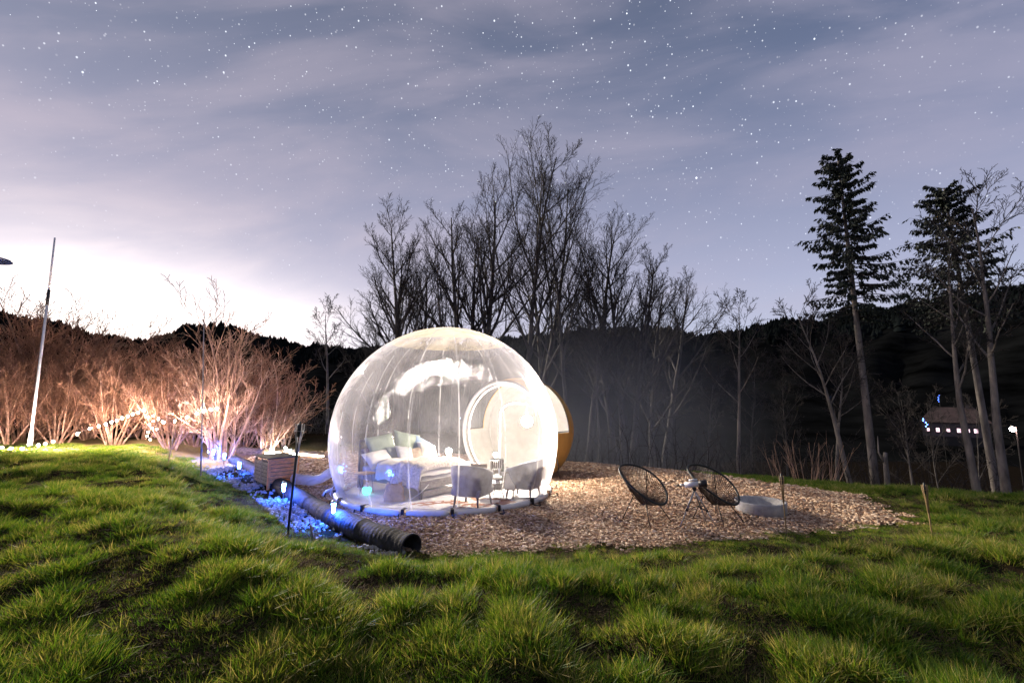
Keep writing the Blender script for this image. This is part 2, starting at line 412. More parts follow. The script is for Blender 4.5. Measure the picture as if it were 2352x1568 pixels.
# ------------------------------------------------------------------ geometry-node scatter of real small pieces
def scatter(name, pts, sc, rot, idx, protos, label, cat, tilt=None):
    """instances prototype meshes (given as objects in an unlinked collection) on explicit points"""
    col = bpy.data.collections.new(name + '_pieces')
    for o in protos: col.objects.link(o)
    me = bpy.data.meshes.new(name); me.vertices.add(len(pts)); me.vertices.foreach_set('co', np.asarray(pts, np.float32).ravel())
    for nm, arr, ty in (('sc', sc, 'FLOAT'), ('rz', rot, 'FLOAT'), ('tx', tilt if tilt is not None else np.zeros(len(pts)), 'FLOAT'), ('pick', idx, 'INT')):
        a = me.attributes.new(nm, ty, 'POINT'); a.data.foreach_set('value', np.asarray(arr, np.int32 if ty == 'INT' else np.float32))
    o = link(name, me)
    g = bpy.data.node_groups.new(name, 'GeometryNodeTree')
    g.interface.new_socket('Geometry', in_out='INPUT', socket_type='NodeSocketGeometry')
    g.interface.new_socket('Geometry', in_out='OUTPUT', socket_type='NodeSocketGeometry')
    gi = g.nodes.new('NodeGroupInput'); go = g.nodes.new('NodeGroupOutput')
    ci = g.nodes.new('GeometryNodeCollectionInfo'); ci.inputs['Collection'].default_value = col
    ci.inputs['Separate Children'].default_value = True; ci.inputs['Reset Children'].default_value = True
    ip = g.nodes.new('GeometryNodeInstanceOnPoints'); ip.inputs['Pick Instance'].default_value = True
    def att(nm, ty):
        a = g.nodes.new('GeometryNodeInputNamedAttribute'); a.data_type = ty; a.inputs['Name'].default_value = nm; return a.outputs['Attribute']
    cx = g.nodes.new('ShaderNodeCombineXYZ'); g.links.new(att('rz', 'FLOAT'), cx.inputs[2]); g.links.new(att('tx', 'FLOAT'), cx.inputs[0])
    g.links.new(gi.outputs[0], ip.inputs['Points']); g.links.new(ci.outputs[0], ip.inputs['Instance'])
    g.links.new(att('pick', 'INT'), ip.inputs['Instance Index']); g.links.new(cx.outputs[0], ip.inputs['Rotation'])
    g.links.new(att('sc', 'FLOAT'), ip.inputs['Scale']); g.links.new(ip.outputs[0], go.inputs[0])
    mo = o.modifiers.new('scatter', 'NODES'); mo.node_group = g
    return tag(o, label, cat, kind='stuff')

# grass blades
m, n, out = new_mat('grass_blades')
oi = n.new('ShaderNodeObjectInfo'); at = n.new('ShaderNodeAttribute', attribute_name='tone')
geo = n.new('ShaderNodeNewGeometry')
tn = n.math('ADD', n.math('MULTIPLY', oi.outputs['Random'], .5), n.math('MULTIPLY', at.outputs['Fac'], .5))
big = n.noise(n.new('ShaderNodeTexCoord').outputs['Object'], 1.0, 2)
pos_n = n.noise(geo.outputs['Position'], .9, 3)
tn2 = n.math('ADD', n.math('MULTIPLY', tn, .7), n.math('MULTIPLY', pos_n, .42))
gc = n.ramp(tn2, [(.20, (.014, .050, .009)), (.38, (.050, .125, .014)), (.54, (.125, .215, .022)), (.68, (.22, .24, .04)), (.82, (.46, .37, .17))])
pd = n.new('ShaderNodeBsdfPrincipled'); n.t.links.new(gc, pd.inputs['Base Color']); pd.inputs['Roughness'].default_value = .5; pd.inputs['Specular IOR Level'].default_value = .25
tl = n.new('ShaderNodeBsdfTranslucent'); n.t.links.new(n.mix(1.0, gc, (1.5, 1.5, .8), 'MULTIPLY'), tl.inputs[0])
mx = n.new('ShaderNodeMixShader'); mx.inputs[0].default_value = .45
n.t.links.new(pd.outputs[0], mx.inputs[1]); n.t.links.new(tl.outputs[0], mx.inputs[2]); n.t.links.new(mx.outputs[0], out.inputs[0])
m_grass = m
def tuft(name, nb, hgt, spread, w, seed):
    rg = random.Random(seed); vs = []; fs = []; tones = []
    for _ in range(nb):
        a = rg.uniform(0, 2 * PI); r = spread * math.sqrt(rg.random())
        bx, by = r * math.cos(a), r * math.sin(a)
        la = a + rg.uniform(-1.1, 1.1); lean = rg.uniform(.1, .95) * (.5 + r / spread * .8); h = hgt * rg.uniform(.45, 1.1)
        wa = rg.uniform(0, PI); wx, wy = math.cos(wa) * w, math.sin(wa) * w
        o = len(vs); bend = rg.uniform(.2, 1.1)
        for i, (t, ww) in enumerate(((0, 1), (.4, .9), (.75, .55), (1, 0))):
            q = lean * h * (t + bend * t * t * .8); zz = h * t * (1 - .28 * lean * bend * t)
            px_, py_ = bx + math.cos(la) * q, by + math.sin(la) * q
            if ww: vs += [(px_ - wx * ww, py_ - wy * ww, zz - .01), (px_ + wx * ww, py_ + wy * ww, zz - .01)]
            else: vs.append((px_, py_, zz))
        fs += [(o, o + 1, o + 3, o + 2), (o + 2, o + 3, o + 5, o + 4), (o + 4, o + 5, o + 6)]
        tones += [rg.random() ** 1.3 * (1.0 if hgt > .1 or nb > 30 else .75)] * 7
    me = bpy.data.meshes.new(name); me.from_pydata(vs, [], fs); me.materials.append(m_grass)
    a = me.attributes.new('tone', 'FLOAT', 'POINT'); a.data.foreach_set('value', tones)
    return bpy.data.objects.new(name, me)
protos = [tuft('blade_clump_%d' % i, 34, .100, .065, .0026, i) for i in range(4)] + \
         [tuft('blade_clump_%d' % (4 + i), 32, .042, .085, .0024, 10 + i) for i in range(4)] + \
         [tuft('blade_clump_%d' % (8 + i), 36, .060, .13, .0045, 20 + i) for i in range(2)]     # far lawn: wider, fewer
m_thatch = M('dead_thatch', (.16, .115, .06), .9, .5, 6, 0, trans=.2)
for i in range(2):
    t_ = tuft('blade_clump_x%d' % i, 46, .035, .11, .0022, 40 + i)
    for v_ in t_.data.vertices: v_.co.z *= .45; v_.co.x *= 1.5; v_.co.y *= 1.2
    t_.data.materials.clear(); t_.data.materials.append(m_thatch); protos.append(t_)
def pts_in(n_, x0, x1, y0, y1):
    return RNG.uniform(x0, x1, n_), RNG.uniform(y0, y1, n_)
px_l = []; sc_l = []; id_l = []
def lawn(n_, x0, x1, y0, y1, far=False):
    x, y = pts_in(n_, x0, x1, y0, y1)
    keep = (np.abs(x) < 1.22 * y + 3.0) & (sdist(FLAT, x, y) > -.02 + (vn(x, y, 5, 51) - .5) * .35)
    dpatch = vn(x, y, .75, 5) * .15 + vn(x, y, 1.7, 6) * .25 + vn(x, y, 4.5, 8) * .30 + vn(x, y, 3.1, 53) * .30
    keep &= RNG.random(n_) < np.clip(.42 + 3.0 * (dpatch - .42), .34, 1)
    x, y, dp = x[keep], y[keep], dpatch[keep]
    z = height(x, y)
    if far:
        idx = 8 + RNG.integers(0, 2, len(x)); sc = .65 + .7 * dp
    else:
        lng = RNG.random(len(x)) < np.clip((dp - .50) * 5.0, .01, .8)
        idx = np.where(lng, RNG.integers(0, 4, len(x)), 4 + RNG.integers(0, 4, len(x)))
        sc = (.45 + 1.0 * dp) * RNG.uniform(.5, 1.3, len(x)) * (.55 + .45 * sst(.1, 1.0, sdist(FLAT, x, y)))
    px_l.append(np.stack([x, y, z], 1)); sc_l.append(sc); id_l.append(idx)
lawn(36000, -7.5, 7.5, 1.0, 4.2)
lawn(32000, -10, 11, 4.2, 8.2)
lawn(24000, -14, 15, 8.2, 12.5)
lawn(8000, -20, 2, 12.5, 15.6, True)
lawn(4000, 5, 14, 10, 15, True)
def edge_strip(n_, x0, x1, y0, y1):
    x, y = pts_in(n_, x0, x1, y0, y1); d = sdist(FLAT, x, y)
    k = (d > -.10) & (d < .75) & (RNG.random(n_) < .8) & (np.abs(x) < 1.22 * y + 1.2); x, y = x[k], y[k]
    px_l.append(np.stack([x, y, height(x, y)], 1)); sc_l.append(RNG.uniform(.45, .95, len(x))); id_l.append(4 + RNG.integers(0, 4, len(x)))
edge_strip(32000, -13, 11, 4.8, 15)
x, y = pts_in(26000, -9, 9, 1.2, 9.5)
k = (np.abs(x) < 1.22 * y + 1.2) & (sdist(FLAT, x, y) > -.05) & (vn(x, y, 1.7, 6) * .5 + vn(x, y, 3.1, 53) * .5 < .52)
x, y = x[k], y[k]; px_l.append(np.stack([x, y, height(x, y)], 1)); sc_l.append(RNG.uniform(.6, 1.3, len(x))); id_l.append(10 + RNG.integers(0, 2, len(x)))
P_ = np.concatenate(px_l); nP = len(P_)
scatter('grass', P_, np.concatenate(sc_l), RNG.uniform(0, 6.28, nP), np.concatenate(id_l), protos,
        'tufted green meadow grass with dry blades around the wood chip terrace', 'grass', tilt=RNG.normal(0, .12, nP))

# wood chips
def flat_piece(name, mat, rg, k=6, lx=1.0, ly=.55, t=.14):
    n_ = k; a0 = rg.uniform(0, 6.28); top = []; bot = []
    for i in range(n_):
        a = a0 + 2 * PI * i / n_ + rg.uniform(-.3, .3); r = rg.uniform(.75, 1.1)
        p = (lx * .5 * r * math.cos(a), ly * .5 * r * math.sin(a))
        top.append((p[0] * .85, p[1] * .85, t * rg.uniform(.7, 1.3))); bot.append((p[0], p[1], -t * .3))
    vs = bot + top; fs = [tuple(range(n_, 2 * n_))] + [(i, (i + 1) % n_, n_ + (i + 1) % n_, n_ + i) for i in range(n_)]
    me = bpy.data.meshes.new(name); me.from_pydata(vs, [], fs); me.materials.append(mat)
    return bpy.data.objects.new(name, me)
def piece_mat(name, stops, rough=.8):
    m, n, out = new_mat(name); p = n.new('ShaderNodeBsdfPrincipled'); oi = n.new('ShaderNodeObjectInfo')
    tc = n.new('ShaderNodeTexCoord').outputs['Object']; f = n.noise(tc, 3.0, 4)
    c = n.ramp(oi.outputs['Random'], stops); c = n.mix(n.math('MULTIPLY', f, .5), c, n.mix(1.0, c, (.45, .42, .4), 'MULTIPLY'))
    n.t.links.new(c, p.inputs['Base Color']); p.inputs['Roughness'].default_value = rough; n.t.links.new(p.outputs[0], out.inputs[0]); return m
m_chip = piece_mat('loose_wood_chip', [(0, (.26, .14, .085)), (.3, (.50, .31, .19)), (.65, (.70, .50, .34)), (1, (.82, .68, .53))])
rg = random.Random(5)
chips = [flat_piece('chip_%d' % i, m_chip, rg, 5, 1.05, rg.uniform(.28, .60), rg.uniform(.06, .14)) for i in range(7)]
x1, y1 = pts_in(56000, -7.5, 8, 5.8, 10.5); x2, y2 = pts_in(26000, -9, 8, 10.5, 17.5)
x = np.concatenate([x1, x2]); y = np.concatenate([y1, y2])
k = sdist(PAD, x, y) < .10 + (vn(x, y, 4, 61) - .45) * .7 * RNG.random(len(x))
k &= (np.hypot(x + 1.45, y - 10.3) > 2.13) & (np.hypot(x - .3, y - 12.8) > 1.25)
x, y = x[k], y[k]; z = height(x, y) + .018 + RNG.random(len(x)) * .02
scatter('wood_chips', np.stack([x, y, z], 1), (.028 + .062 * RNG.random(len(x)) ** 1.6) * (1 + .35 * (y > 10.5)), RNG.uniform(0, 6.28, len(x)), RNG.integers(0, 7, len(x)), chips,
        'loose pale wood chips spread over the terrace', 'wood chips', tilt=RNG.normal(0, .38, len(x)))
# gravel in the ditch
m_stone = piece_mat('grey_limestone', [(0, (.28, .27, .27)), (.5, (.42, .41, .41)), (1, (.6, .6, .6))])
stones = [flat_piece('pebble_%d' % i, m_stone, rg, 7, 1.0, rg.uniform(.6, .9), rg.uniform(.3, .5)) for i in range(5)]
x, y = pts_in(40000, -12, -1.4, 5.9, 17)
k = (sdist(FLAT, x, y) < .12) & (sdist(PAD, x, y) > -.05) & (y < 14)
k &= RNG.random(len(x)) < np.where(vn(x, y, 1.3, 71) > .5, 1, .12)
x, y = x[k], y[k]; z = height(x, y) + .012
scatter('ditch_gravel', np.stack([x, y, z], 1), RNG.uniform(.03, .085, len(x)), RNG.uniform(0, 6.28, len(x)), RNG.integers(0, 5, len(x)), stones,
        'pale gravel stones lying in the ditch beside the black drain pipe', 'gravel', tilt=RNG.normal(0, .4, len(x)))

# ------------------------------------------------------------------ trees
def seg_mesh(name, P0, P1, R0, R1, sides, mat, parent=None, create=True):
    P0 = np.asarray(P0, float); P1 = np.asarray(P1, float); R0 = np.asarray(R0, float); R1 = np.asarray(R1, float)
    d = P1 - P0; L = np.linalg.norm(d, axis=1, keepdims=True); d = d / np.maximum(L, 1e-6)
    a = np.where(np.abs(d[:, 2:3]) < .9, np.array([[0, 0, 1.]]), np.array([[1., 0, 0]]))
    u = np.cross(d, a); u /= np.linalg.norm(u, axis=1, keepdims=True); w = np.cross(d, u)
    P0 = P0 - d * np.minimum(L * .1, R0[:, None] * .6)
    t = np.arange(sides) * 2 * PI / sides
    ring = u[:, None] * np.cos(t)[None, :, None] + w[:, None] * np.sin(t)[None, :, None]
    V = np.concatenate([P0[:, None] + ring * R0[:, None, None], P1[:, None] + ring * R1[:, None, None]], 1)
    k = np.arange(sides); q = np.stack([k, (k + 1) % sides, sides + (k + 1) % sides, sides + k], 1)
    Fc = (np.arange(len(P0))[:, None, None] * 2 * sides + q[None]).reshape(-1, 4)
    return np_mesh(name, V.reshape(-1, 3), Fc, mat, parent, smooth=True, create=create)
class Grow:
    def __init__(s, seed): s.r = random.Random(seed); s.seg = []
    def limb(s, p, d, L, r, lvl, cfg):
        g = cfg[lvl]; n_ = g['n']; pts = [p]; rr = [r]; st = L / n_
        r1 = g.get('tip', .35) * r
        for i in range(n_):
            j = g['jit']
            d = Vector((d.x + s.r.uniform(-j, j), d.y + s.r.uniform(-j, j), d.z + s.r.uniform(-j, j) * .7 + g['up'])).normalized()
            p = p + d * st; pts.append(p); rr.append(r + (r1 - r) * (i + 1) / n_)
            s.seg.append((pts[-2], pts[-1], rr[-2], rr[-1], lvl))
            if i == n_ - 1: dl = d
        if lvl + 1 >= len(cfg): return
        h = cfg[lvl + 1]; kids = h['kids']; t0 = h.get('from', .25)
        kids = max(1, int(kids * s.r.uniform(.8, 1.2)))
        az = s.r.uniform(0, 6.28)
        for k in range(kids):
            t = t0 + (1 - t0) * (k + s.r.random() * .8) / kids; t = min(t, .99)
            f = t * n_; i = int(f); q = pts[i].lerp(pts[i + 1], f - i); dd = (pts[i + 1] - pts[i]).normalized()
            az += 2.4 + s.r.uniform(-.5, .5)
            a = Vector((0, 0, 1)) if abs(dd.z) < .9 else Vector((1, 0, 0))
            u = dd.cross(a).normalized(); w = dd.cross(u)
            an = h['ang'] * s.r.uniform(.7, 1.25)
            nd = (dd * math.cos(an) + (u * math.cos(az) + w * math.sin(az)) * math.sin(an)).normalized()
            ln = L * h['len'] * s.r.uniform(.65, 1.2) * (1 - h.get('fall', .55) * (t - t0) / (1 - t0 + 1e-6))
            rad = max((rr[i] + (rr[i + 1] - rr[i]) * (f - i)) * h['rad'], .002)
            s.limb(q, nd, ln, rad, lvl + 1, cfg)
def tree_meshes(seed, H, r, cfg, split, lean=(0, 0), stems=None, rmin=.004):
    """returns (woody mesh, twig mesh): levels < split go to the woody one"""
    g = Grow(seed)
    for (ox, oy, dx, dy, hs) in (stems or [(0, 0, lean[0], lean[1], 1.0)]):
        g.limb(Vector((ox, oy, -.3)), Vector((dx, dy, 1)).normalized(), H * hs, r * (.6 + .4 * hs), 0, cfg)
    zm = max(a[1].z for a in g.seg); k_ = H / zm
    g.seg = [(a[0] * k_, a[1] * k_, a[2] * min(k_, 1.1), a[3] * min(k_, 1.1), a[4]) for a in g.seg]
    def mk(sel, sides, name, mat):
        if not sel: return None
        return seg_mesh(name, [tuple(a[0]) for a in sel], [tuple(a[1]) for a in sel], [max(a[2], rmin) for a in sel], [max(a[3], rmin * .75) for a in sel], sides, mat, create=False)
    return g, mk
BEECH = [dict(n=12, jit=.06, up=.02, tip=.15), dict(kids=15, n=9, jit=.09, up=.07, ang=.70, len=.52, rad=.60, tip=.2, fall=.72, **{'from': .30}),
         dict(kids=10, n=5, jit=.12, up=.07, ang=.50, len=.42, rad=.62, fall=.50, **{'from': .18}), dict(kids=7, n=4, jit=.16, up=.05, ang=.55, len=.50, rad=.6, fall=.4, **{'from': .1}),
         dict(kids=4, n=2, jit=.2, up=.04, ang=.6, len=.55, rad=.7, fall=.3, **{'from': .1})]
THIN = [dict(n=12, jit=.05, up=.03, tip=.15), dict(kids=12, n=6, jit=.12, up=.06, ang=.75, len=.30, rad=.45, fall=.4, **{'from': .45}),
        dict(kids=7, n=4, jit=.16, up=.05, ang=.6, len=.5, rad=.6, fall=.4, **{'from': .2}), dict(kids=6, n=3, jit=.2, up=.04, ang=.6, len=.5, rad=.6, fall=.3, **{'from': .2}), dict(kids=4, n=2, jit=.2, up=.04, ang=.6, len=.5, rad=.6, fall=.3, **{'from': .2})]
TREE_CACHE = {}
def bare_tree(name, base, H, r, cfg, seed, label, group=None, rz=0.0, lean=(0, 0), stems=None, cat='tree', bark=None, twig=None, key=None, sxy=1.0, rmin=.007, split=2, parts=('trunk', 'crown')):
    if key is None or key not in TREE_CACHE:
        g, mk = tree_meshes(seed, 10.0 if key else H, r, cfg, split, lean, stems, rmin)
        a = mk([q for q in g.seg if q[4] < split], 7, parts[0], bark or m_bark); b = mk([q for q in g.seg if q[4] >= split], 3, parts[1], twig or m_twig)
        if key: TREE_CACHE[key] = (a, b)
    else: a, b = TREE_CACHE[key]
    e = empty(name, base, rz, label, cat, group)
    if key: e.scale = (H / 10 * sxy, H / 10 * sxy, H / 10)
    link(parts[0], a, None, e); link(parts[1], b, None, e)
    return e
def place(px, top_px, Y):
    """foot on the terrain at depth Y under pixel column px; height so that the top reaches row top_px"""
    b = A(px, 1000, Y); z = hz(b.x, Y); t = A(px, top_px, Y)
    return Vector((b.x, Y, z)), t.z - z
GB = 'tall bare trees behind the dome'
def T(px, top, Y, cfg, seed, label, group=GB, r=None, **kw):
    b, H = place(px, top, Y)
    return bare_tree('bare_tree', b, H, r or H * .017, cfg, seed, label, group, **kw)
two = lambda d: [(-.15, 0, -d, 0, 1.0), (.2, .1, d, .02, .92)]
T(912, 458, 27, BEECH, 101, 'bare tree behind the left shoulder of the dome, dense rounded crown', stems=[(-.1, 0, -.02, 0, 1), (.2, 0, .09, 0, .86)])
T(968, 575, 29, BEECH, 102, 'shorter bare tree just right of the rounded leftmost tree above the dome')
T(1046, 470, 27, BEECH, 103, 'bare tree with forked trunk rising above the top left of the dome', stems=two(.06))
T(1108, 390, 27, BEECH, 104, 'tall bare tree above the dome just left of the tallest one', lean=(-.02, 0))
T(1196, 340, 26, BEECH, 105, 'tallest bare tree, straight trunk right of the dome top', r=.21)
T(1230, 352, 27, BEECH, 106, 'bare tree crowding the right side of the tallest one', r=.21, lean=(.03, 0))
T(1306, 360, 25, BEECH, 107, 'tall bare tree with pale trunk rising beside the right edge of the dome', r=.16)
T(1345, 470, 27, BEECH, 108, 'bare tree leaning right with a wide fan of branches', lean=(.20, 0))
T(1432, 530, 26, BEECH, 109, 'multi stemmed bare tree standing behind the first cord chair', stems=[(-.4, 0, -.06, 0, .9), (0, 0, .05, 0, 1), (.3, 0, .16, 0, .95)])
T(1500, 610, 30, BEECH, 110, 'low broad bare tree at the right end of the group above the ridge', stems=[(-.2, 0, -.02, 0, .9), (.2, 0, .18, 0, .95)])
T(862, 720, 33, BEECH, 111, 'small round bare tree low behind the left side of the dome')
T(1255, 480, 31, BEECH, 112, 'bare tree partly hidden behind the two tallest trees', lean=(-.03, 0))
T(752, 665, 21, THIN, 120, 'slim bare tree standing alone between the brush hedge and the dome', group=None, lean=(-.03, 0), r=.10, bark=M('pale_bark', (.17, .15, .15), .8, .4, 4, .5))
GR = 'slender bare trees at the right edge of the meadow'
m_pale = M('pale_grey_bark', (.20, .175, .165), .85, .4, 5, .6, 30, stretch=(1, 1, .3))
T(1692, 662, 16.5, THIN, 121, 'slender pale tree behind the second cord chair with windswept top', GR, bark=m_pale, lean=(.05, 0), r=.085)
T(1722, 790, 21, THIN, 122, 'faint dark sapling right behind the slender pale tree', GR, r=.06)
T(1945, 650, 15.5, THIN, 123, 'pale tree with a crooked trunk just left of the spruce', GR, bark=m_pale, lean=(-.09, 0), r=.10)
T(1912, 760, 17, THIN, 124, 'thin straight trunk left of the crooked pale tree', GR, bark=m_pale, r=.08)
T(2293, 400, 14.0, THIN, 125, 'big pale bare tree at the right edge of the lawn with spreading top', GR, bark=m_pale, r=.14, stems=[(0, 0, -.04, 0, 1), (-.25, .6, -.07, .02, .85)])
T(2082, 930, 15, THIN, 126, 'small sapling between the spruce and the big pale tree', GR, r=.04, bark=m_pale, lean=(.03, 0))
for i, (px, top, Y, sd, lab) in enumerate([(1505, 800, 24, 131, 'dim thin tree in the dark right behind the cord chairs'), (1620, 830, 23, 132, 'dim thin tree in the dark left of the slender pale tree'),
        (2148, 880, 30, 135, 'dim bare tree in front of the left end of the distant farmhouse'), (2222, 900, 32, 136, 'dim bare tree in front of the right end of the distant farmhouse'), (2085, 850, 30, 137, 'dim bare tree in the dark left of the distant farmhouse'), (1800, 850, 24, 133, 'dim bare tree in the dark above the bamboo torch'), (1375, 700, 23, 134, 'dim grey trunk in the mist right of the ochre porch')]):
    T(px, top, Y, THIN, sd, lab, 'dim trees in the dark wood behind the terrace', r=.09)
# stump
b, _ = place(2026, 1035, 14.5)
e = empty('tree_stump', b, 0, 'tall broken stump standing right of the spruce trunk', 'stump')
MB().tube([(0, 0, -.2), (.02, 0, .5), (.03, .01, 1.0), (.05, 0, 1.2)], [.09, .075, .065, .05], 10).build('trunk', m_pale, e, True)
MB().tube([(.02, 0, .8), (-.12, .05, 1.2), (-.1, .05, 1.7)], [.03, .022, .008], 6).build('branch', m_pale, e, True)

def conifer(px, top, Y, crown_bottom, rad, seed, label, lean=0.0, top_r=.2):
    base, H = place(px, top, Y); rg = random.Random(seed)
    e = empty('spruce_tree', base, 0, label, 'spruce', 'dark spruces at the right')
    pt = lambda t: Vector((lean * H * t, 0, H * t))
    cb = (A(px, crown_bottom, Y).z - base.z) / H
    MB().tube([pt(t / 12) + Vector((0, 0, -.3 if t == 0 else 0)) for t in range(13)], [.125 * (1 - t / 13) ** .75 + .012 for t in range(13)], 10).build('trunk', m_pale, e, True)
    seg = []; ne0 = []; ned = []; nel = []
    nb = 120
    for i in range(nb):
        t = cb + (1 - cb) * (i / nb) ** .92; az = i * 2.399 + rg.uniform(-.4, .4)
        u = (t - cb) / (1 - cb)
        L = rad * (top_r + (1 - top_r) * (1 - u) ** .75) * rg.uniform(.38, 1.18) * (.75 + .25 * min(1, u * 8 + .4))
        p = pt(t); d = Vector((math.cos(az), math.sin(az), rg.uniform(.0, .3) + .5 * u)); d.normalize(); n_ = 7; rr = .022 * (1 - .6 * u)
        for k in range(n_):
            d = Vector((d.x, d.y, d.z - .17 + .055 * k)).normalized()
            q = p + d * (L / n_); seg.append((tuple(p), tuple(q), rr * (1 - k / n_) + .004, rr * (1 - (k + 1) / n_) + .003))
            if k >= 1:
                for _ in range(5):
                    s_ = p.lerp(q, rg.random()); side = rg.choice((-1, 1)); pd = Vector((-d.y, d.x, 0)) * side
                    td = (pd * rg.uniform(.2, .8) + d * .5 + Vector((0, 0, -rg.uniform(.2, 1.3)))).normalized()
                    tl_ = L * .24 * rg.uniform(.4, 1.2) * (1.15 - k / n_ * .5)
                    seg.append((tuple(s_), tuple(s_ + td * tl_), .005, .002))
                    for m_ in range(4):
                        c = s_ + td * tl_ * (m_ + rg.random()) / 5
                        ne0.append(tuple(c)); ned.append(tuple((td + Vector((rg.uniform(-.7, .7), rg.uniform(-.7, .7), rg.uniform(-1.3, .1)))).normalized())); nel.append(rg.uniform(.07, .19))
            p = q
    seg_mesh('branches', [s[0] for s in seg], [s[1] for s in seg], [s[2] for s in seg], [s[3] for s in seg], 3, m_twig, e)
    c = np.array(ne0); d = np.array(ned); l = np.array(nel)[:, None]
    up = np.random.default_rng(seed).normal(size=c.shape); w = np.cross(d, up); w /= np.linalg.norm(w, axis=1, keepdims=True)
    V = np.stack([c, c + d * l * .45 + w * l * .22, c + d * l, c + d * l * .45 - w * l * .22], 1).reshape(-1, 3)
    o = np_mesh('needles', V, np.arange(len(V)).reshape(-1, 4), m_needle, e); o['kind'] = 'stuff'
    return e
conifer(2000, 360, 16, 725, 1.75, 201, 'tall spruce with drooping boughs and bare pale lower trunk', lean=-.018, top_r=.32)
conifer(2275, 432, 17.5, 730, 2.3, 202, 'bushier dark spruce tangled with the big bare tree at the right', lean=-.045, top_r=.3)

# brush hedge on the left, lit by the string lights
BRUSH = [dict(n=8, jit=.11, up=.05, tip=.25), dict(kids=9, n=5, jit=.15, up=.07, ang=.5, len=.5, rad=.55, fall=.4, **{'from': .12}),
         dict(kids=6, n=3, jit=.2, up=.06, ang=.55, len=.5, rad=.6, fall=.4, **{'from': .1}), dict(kids=5, n=2, jit=.2, up=.05, ang=.6, len=.5, rad=.6, fall=.3, **{'from': .1})]
def brush_stems(seed, n_, spread):
    rg = random.Random(seed); o = []
    for _ in range(n_):
        a = rg.uniform(0, 6.28); r = rg.uniform(.05, .5); l = rg.uniform(.05, spread)
        o.append((r * math.cos(a) * 1.5, r * math.sin(a), l * math.cos(a), l * math.sin(a), rg.uniform(.6, 1.0)))
    return o
GH = 'bare shrubs of the brush hedge'
hedge = [(-30, 690, 17, 'a', 'tall wispy bare shrub at the left edge of the hedge'), (60, 660, 17.5, 'b', 'tall bare shrub behind the white pole'), (130, 775, 16, 'c', 'bare shrub right of the white pole'),
         (200, 765, 17.5, 'a', 'bare shrub with pale stems left of the hanging fairy lights'), (265, 775, 16.2, 'b', 'bare shrub behind the brightest stretch of fairy lights'), (330, 770, 17.2, 'c', 'bare shrub behind the bunched fairy lights'),
         (395, 775, 16.2, 'a', 'bare shrub behind the leaning bamboo stake'), (450, 770, 17.4, 'b', 'bare shrub behind the thin grey pole'), (610, 790, 16.8, 'c', 'round bare shrub at the right end of the hedge'),
         (560, 780, 17.8, 'a', 'bare shrub between the big shrub and the hedge end'), (20, 800, 15.6, 'c', 'low bare shrub left of the white pole'), (100, 650, 18.5, 'c', 'wispy pale shrub top showing above the ridge beside the white pole'), (180, 740, 19, 'b', 'shrub in the back row right of the white pole'), (300, 750, 19, 'a', 'shrub in the back row behind the rising fairy lights'), (420, 750, 19, 'c', 'shrub in the back row left of the thin grey pole'), (505, 760, 19, 'b', 'shrub in the back row behind the tallest shrub'), (655, 850, 17.6, 'b', 'low spreading shrub furthest right in the hedge')]
for i, (px, top, Y, key, lab) in enumerate(hedge):
    b, H = place(px, top, Y)
    bare_tree('bare_shrub', b, H, .09, BRUSH, 300 + ord(key), lab, GH, rz=i * 1.9, stems=brush_stems(ord(key), 12, .6), cat='shrub', bark=m_brush, twig=m_brushtwig, key='brush' + key, sxy=1.25, rmin=.012, split=1, parts=('stems', 'twigs'))
b, H = place(508, 650, 15.6)
bare_tree('bare_shrub', b, H, .085, BRUSH, 340, 'tallest pale shrub with upright poles at the right part of the hedge', GH, stems=[(0, 0, 0, 0, 1), (.12, 0, .12, 0, .93), (-.1, .1, -.16, 0, .9), (.2, .1, .28, .05, .8), (-.2, 0, -.35, -.05, .72), (.3, 0, .45, 0, .7), (.1, -.1, .05, -.1, .8), (-.1, -.1, -.22, -.12, .7)], cat='shrub', bark=m_brush, twig=m_brush, rmin=.008, split=1, parts=('stems', 'twigs'))
TWIGGY = [dict(n=6, jit=.06, up=.03, tip=.3), dict(kids=4, n=3, jit=.12, up=.06, ang=.4, len=.4, rad=.5, fall=.4, **{'from': .3})]
b, H = place(1842, 985, 13.2)
bare_tree('bare_shrub', b, H, .012, TWIGGY, 350, 'thin bare shrub growing at the lawn edge behind the right bamboo torch', None, stems=brush_stems(77, 26, .55), cat='shrub', bark=m_brush, twig=m_brush, rmin=.004, split=1, parts=('stems', 'twigs'))
for c_ in S.objects:
    if c_.parent and c_.parent.get('label', '').startswith('thin bare shrub'): c_['kind'] = 'stuff'

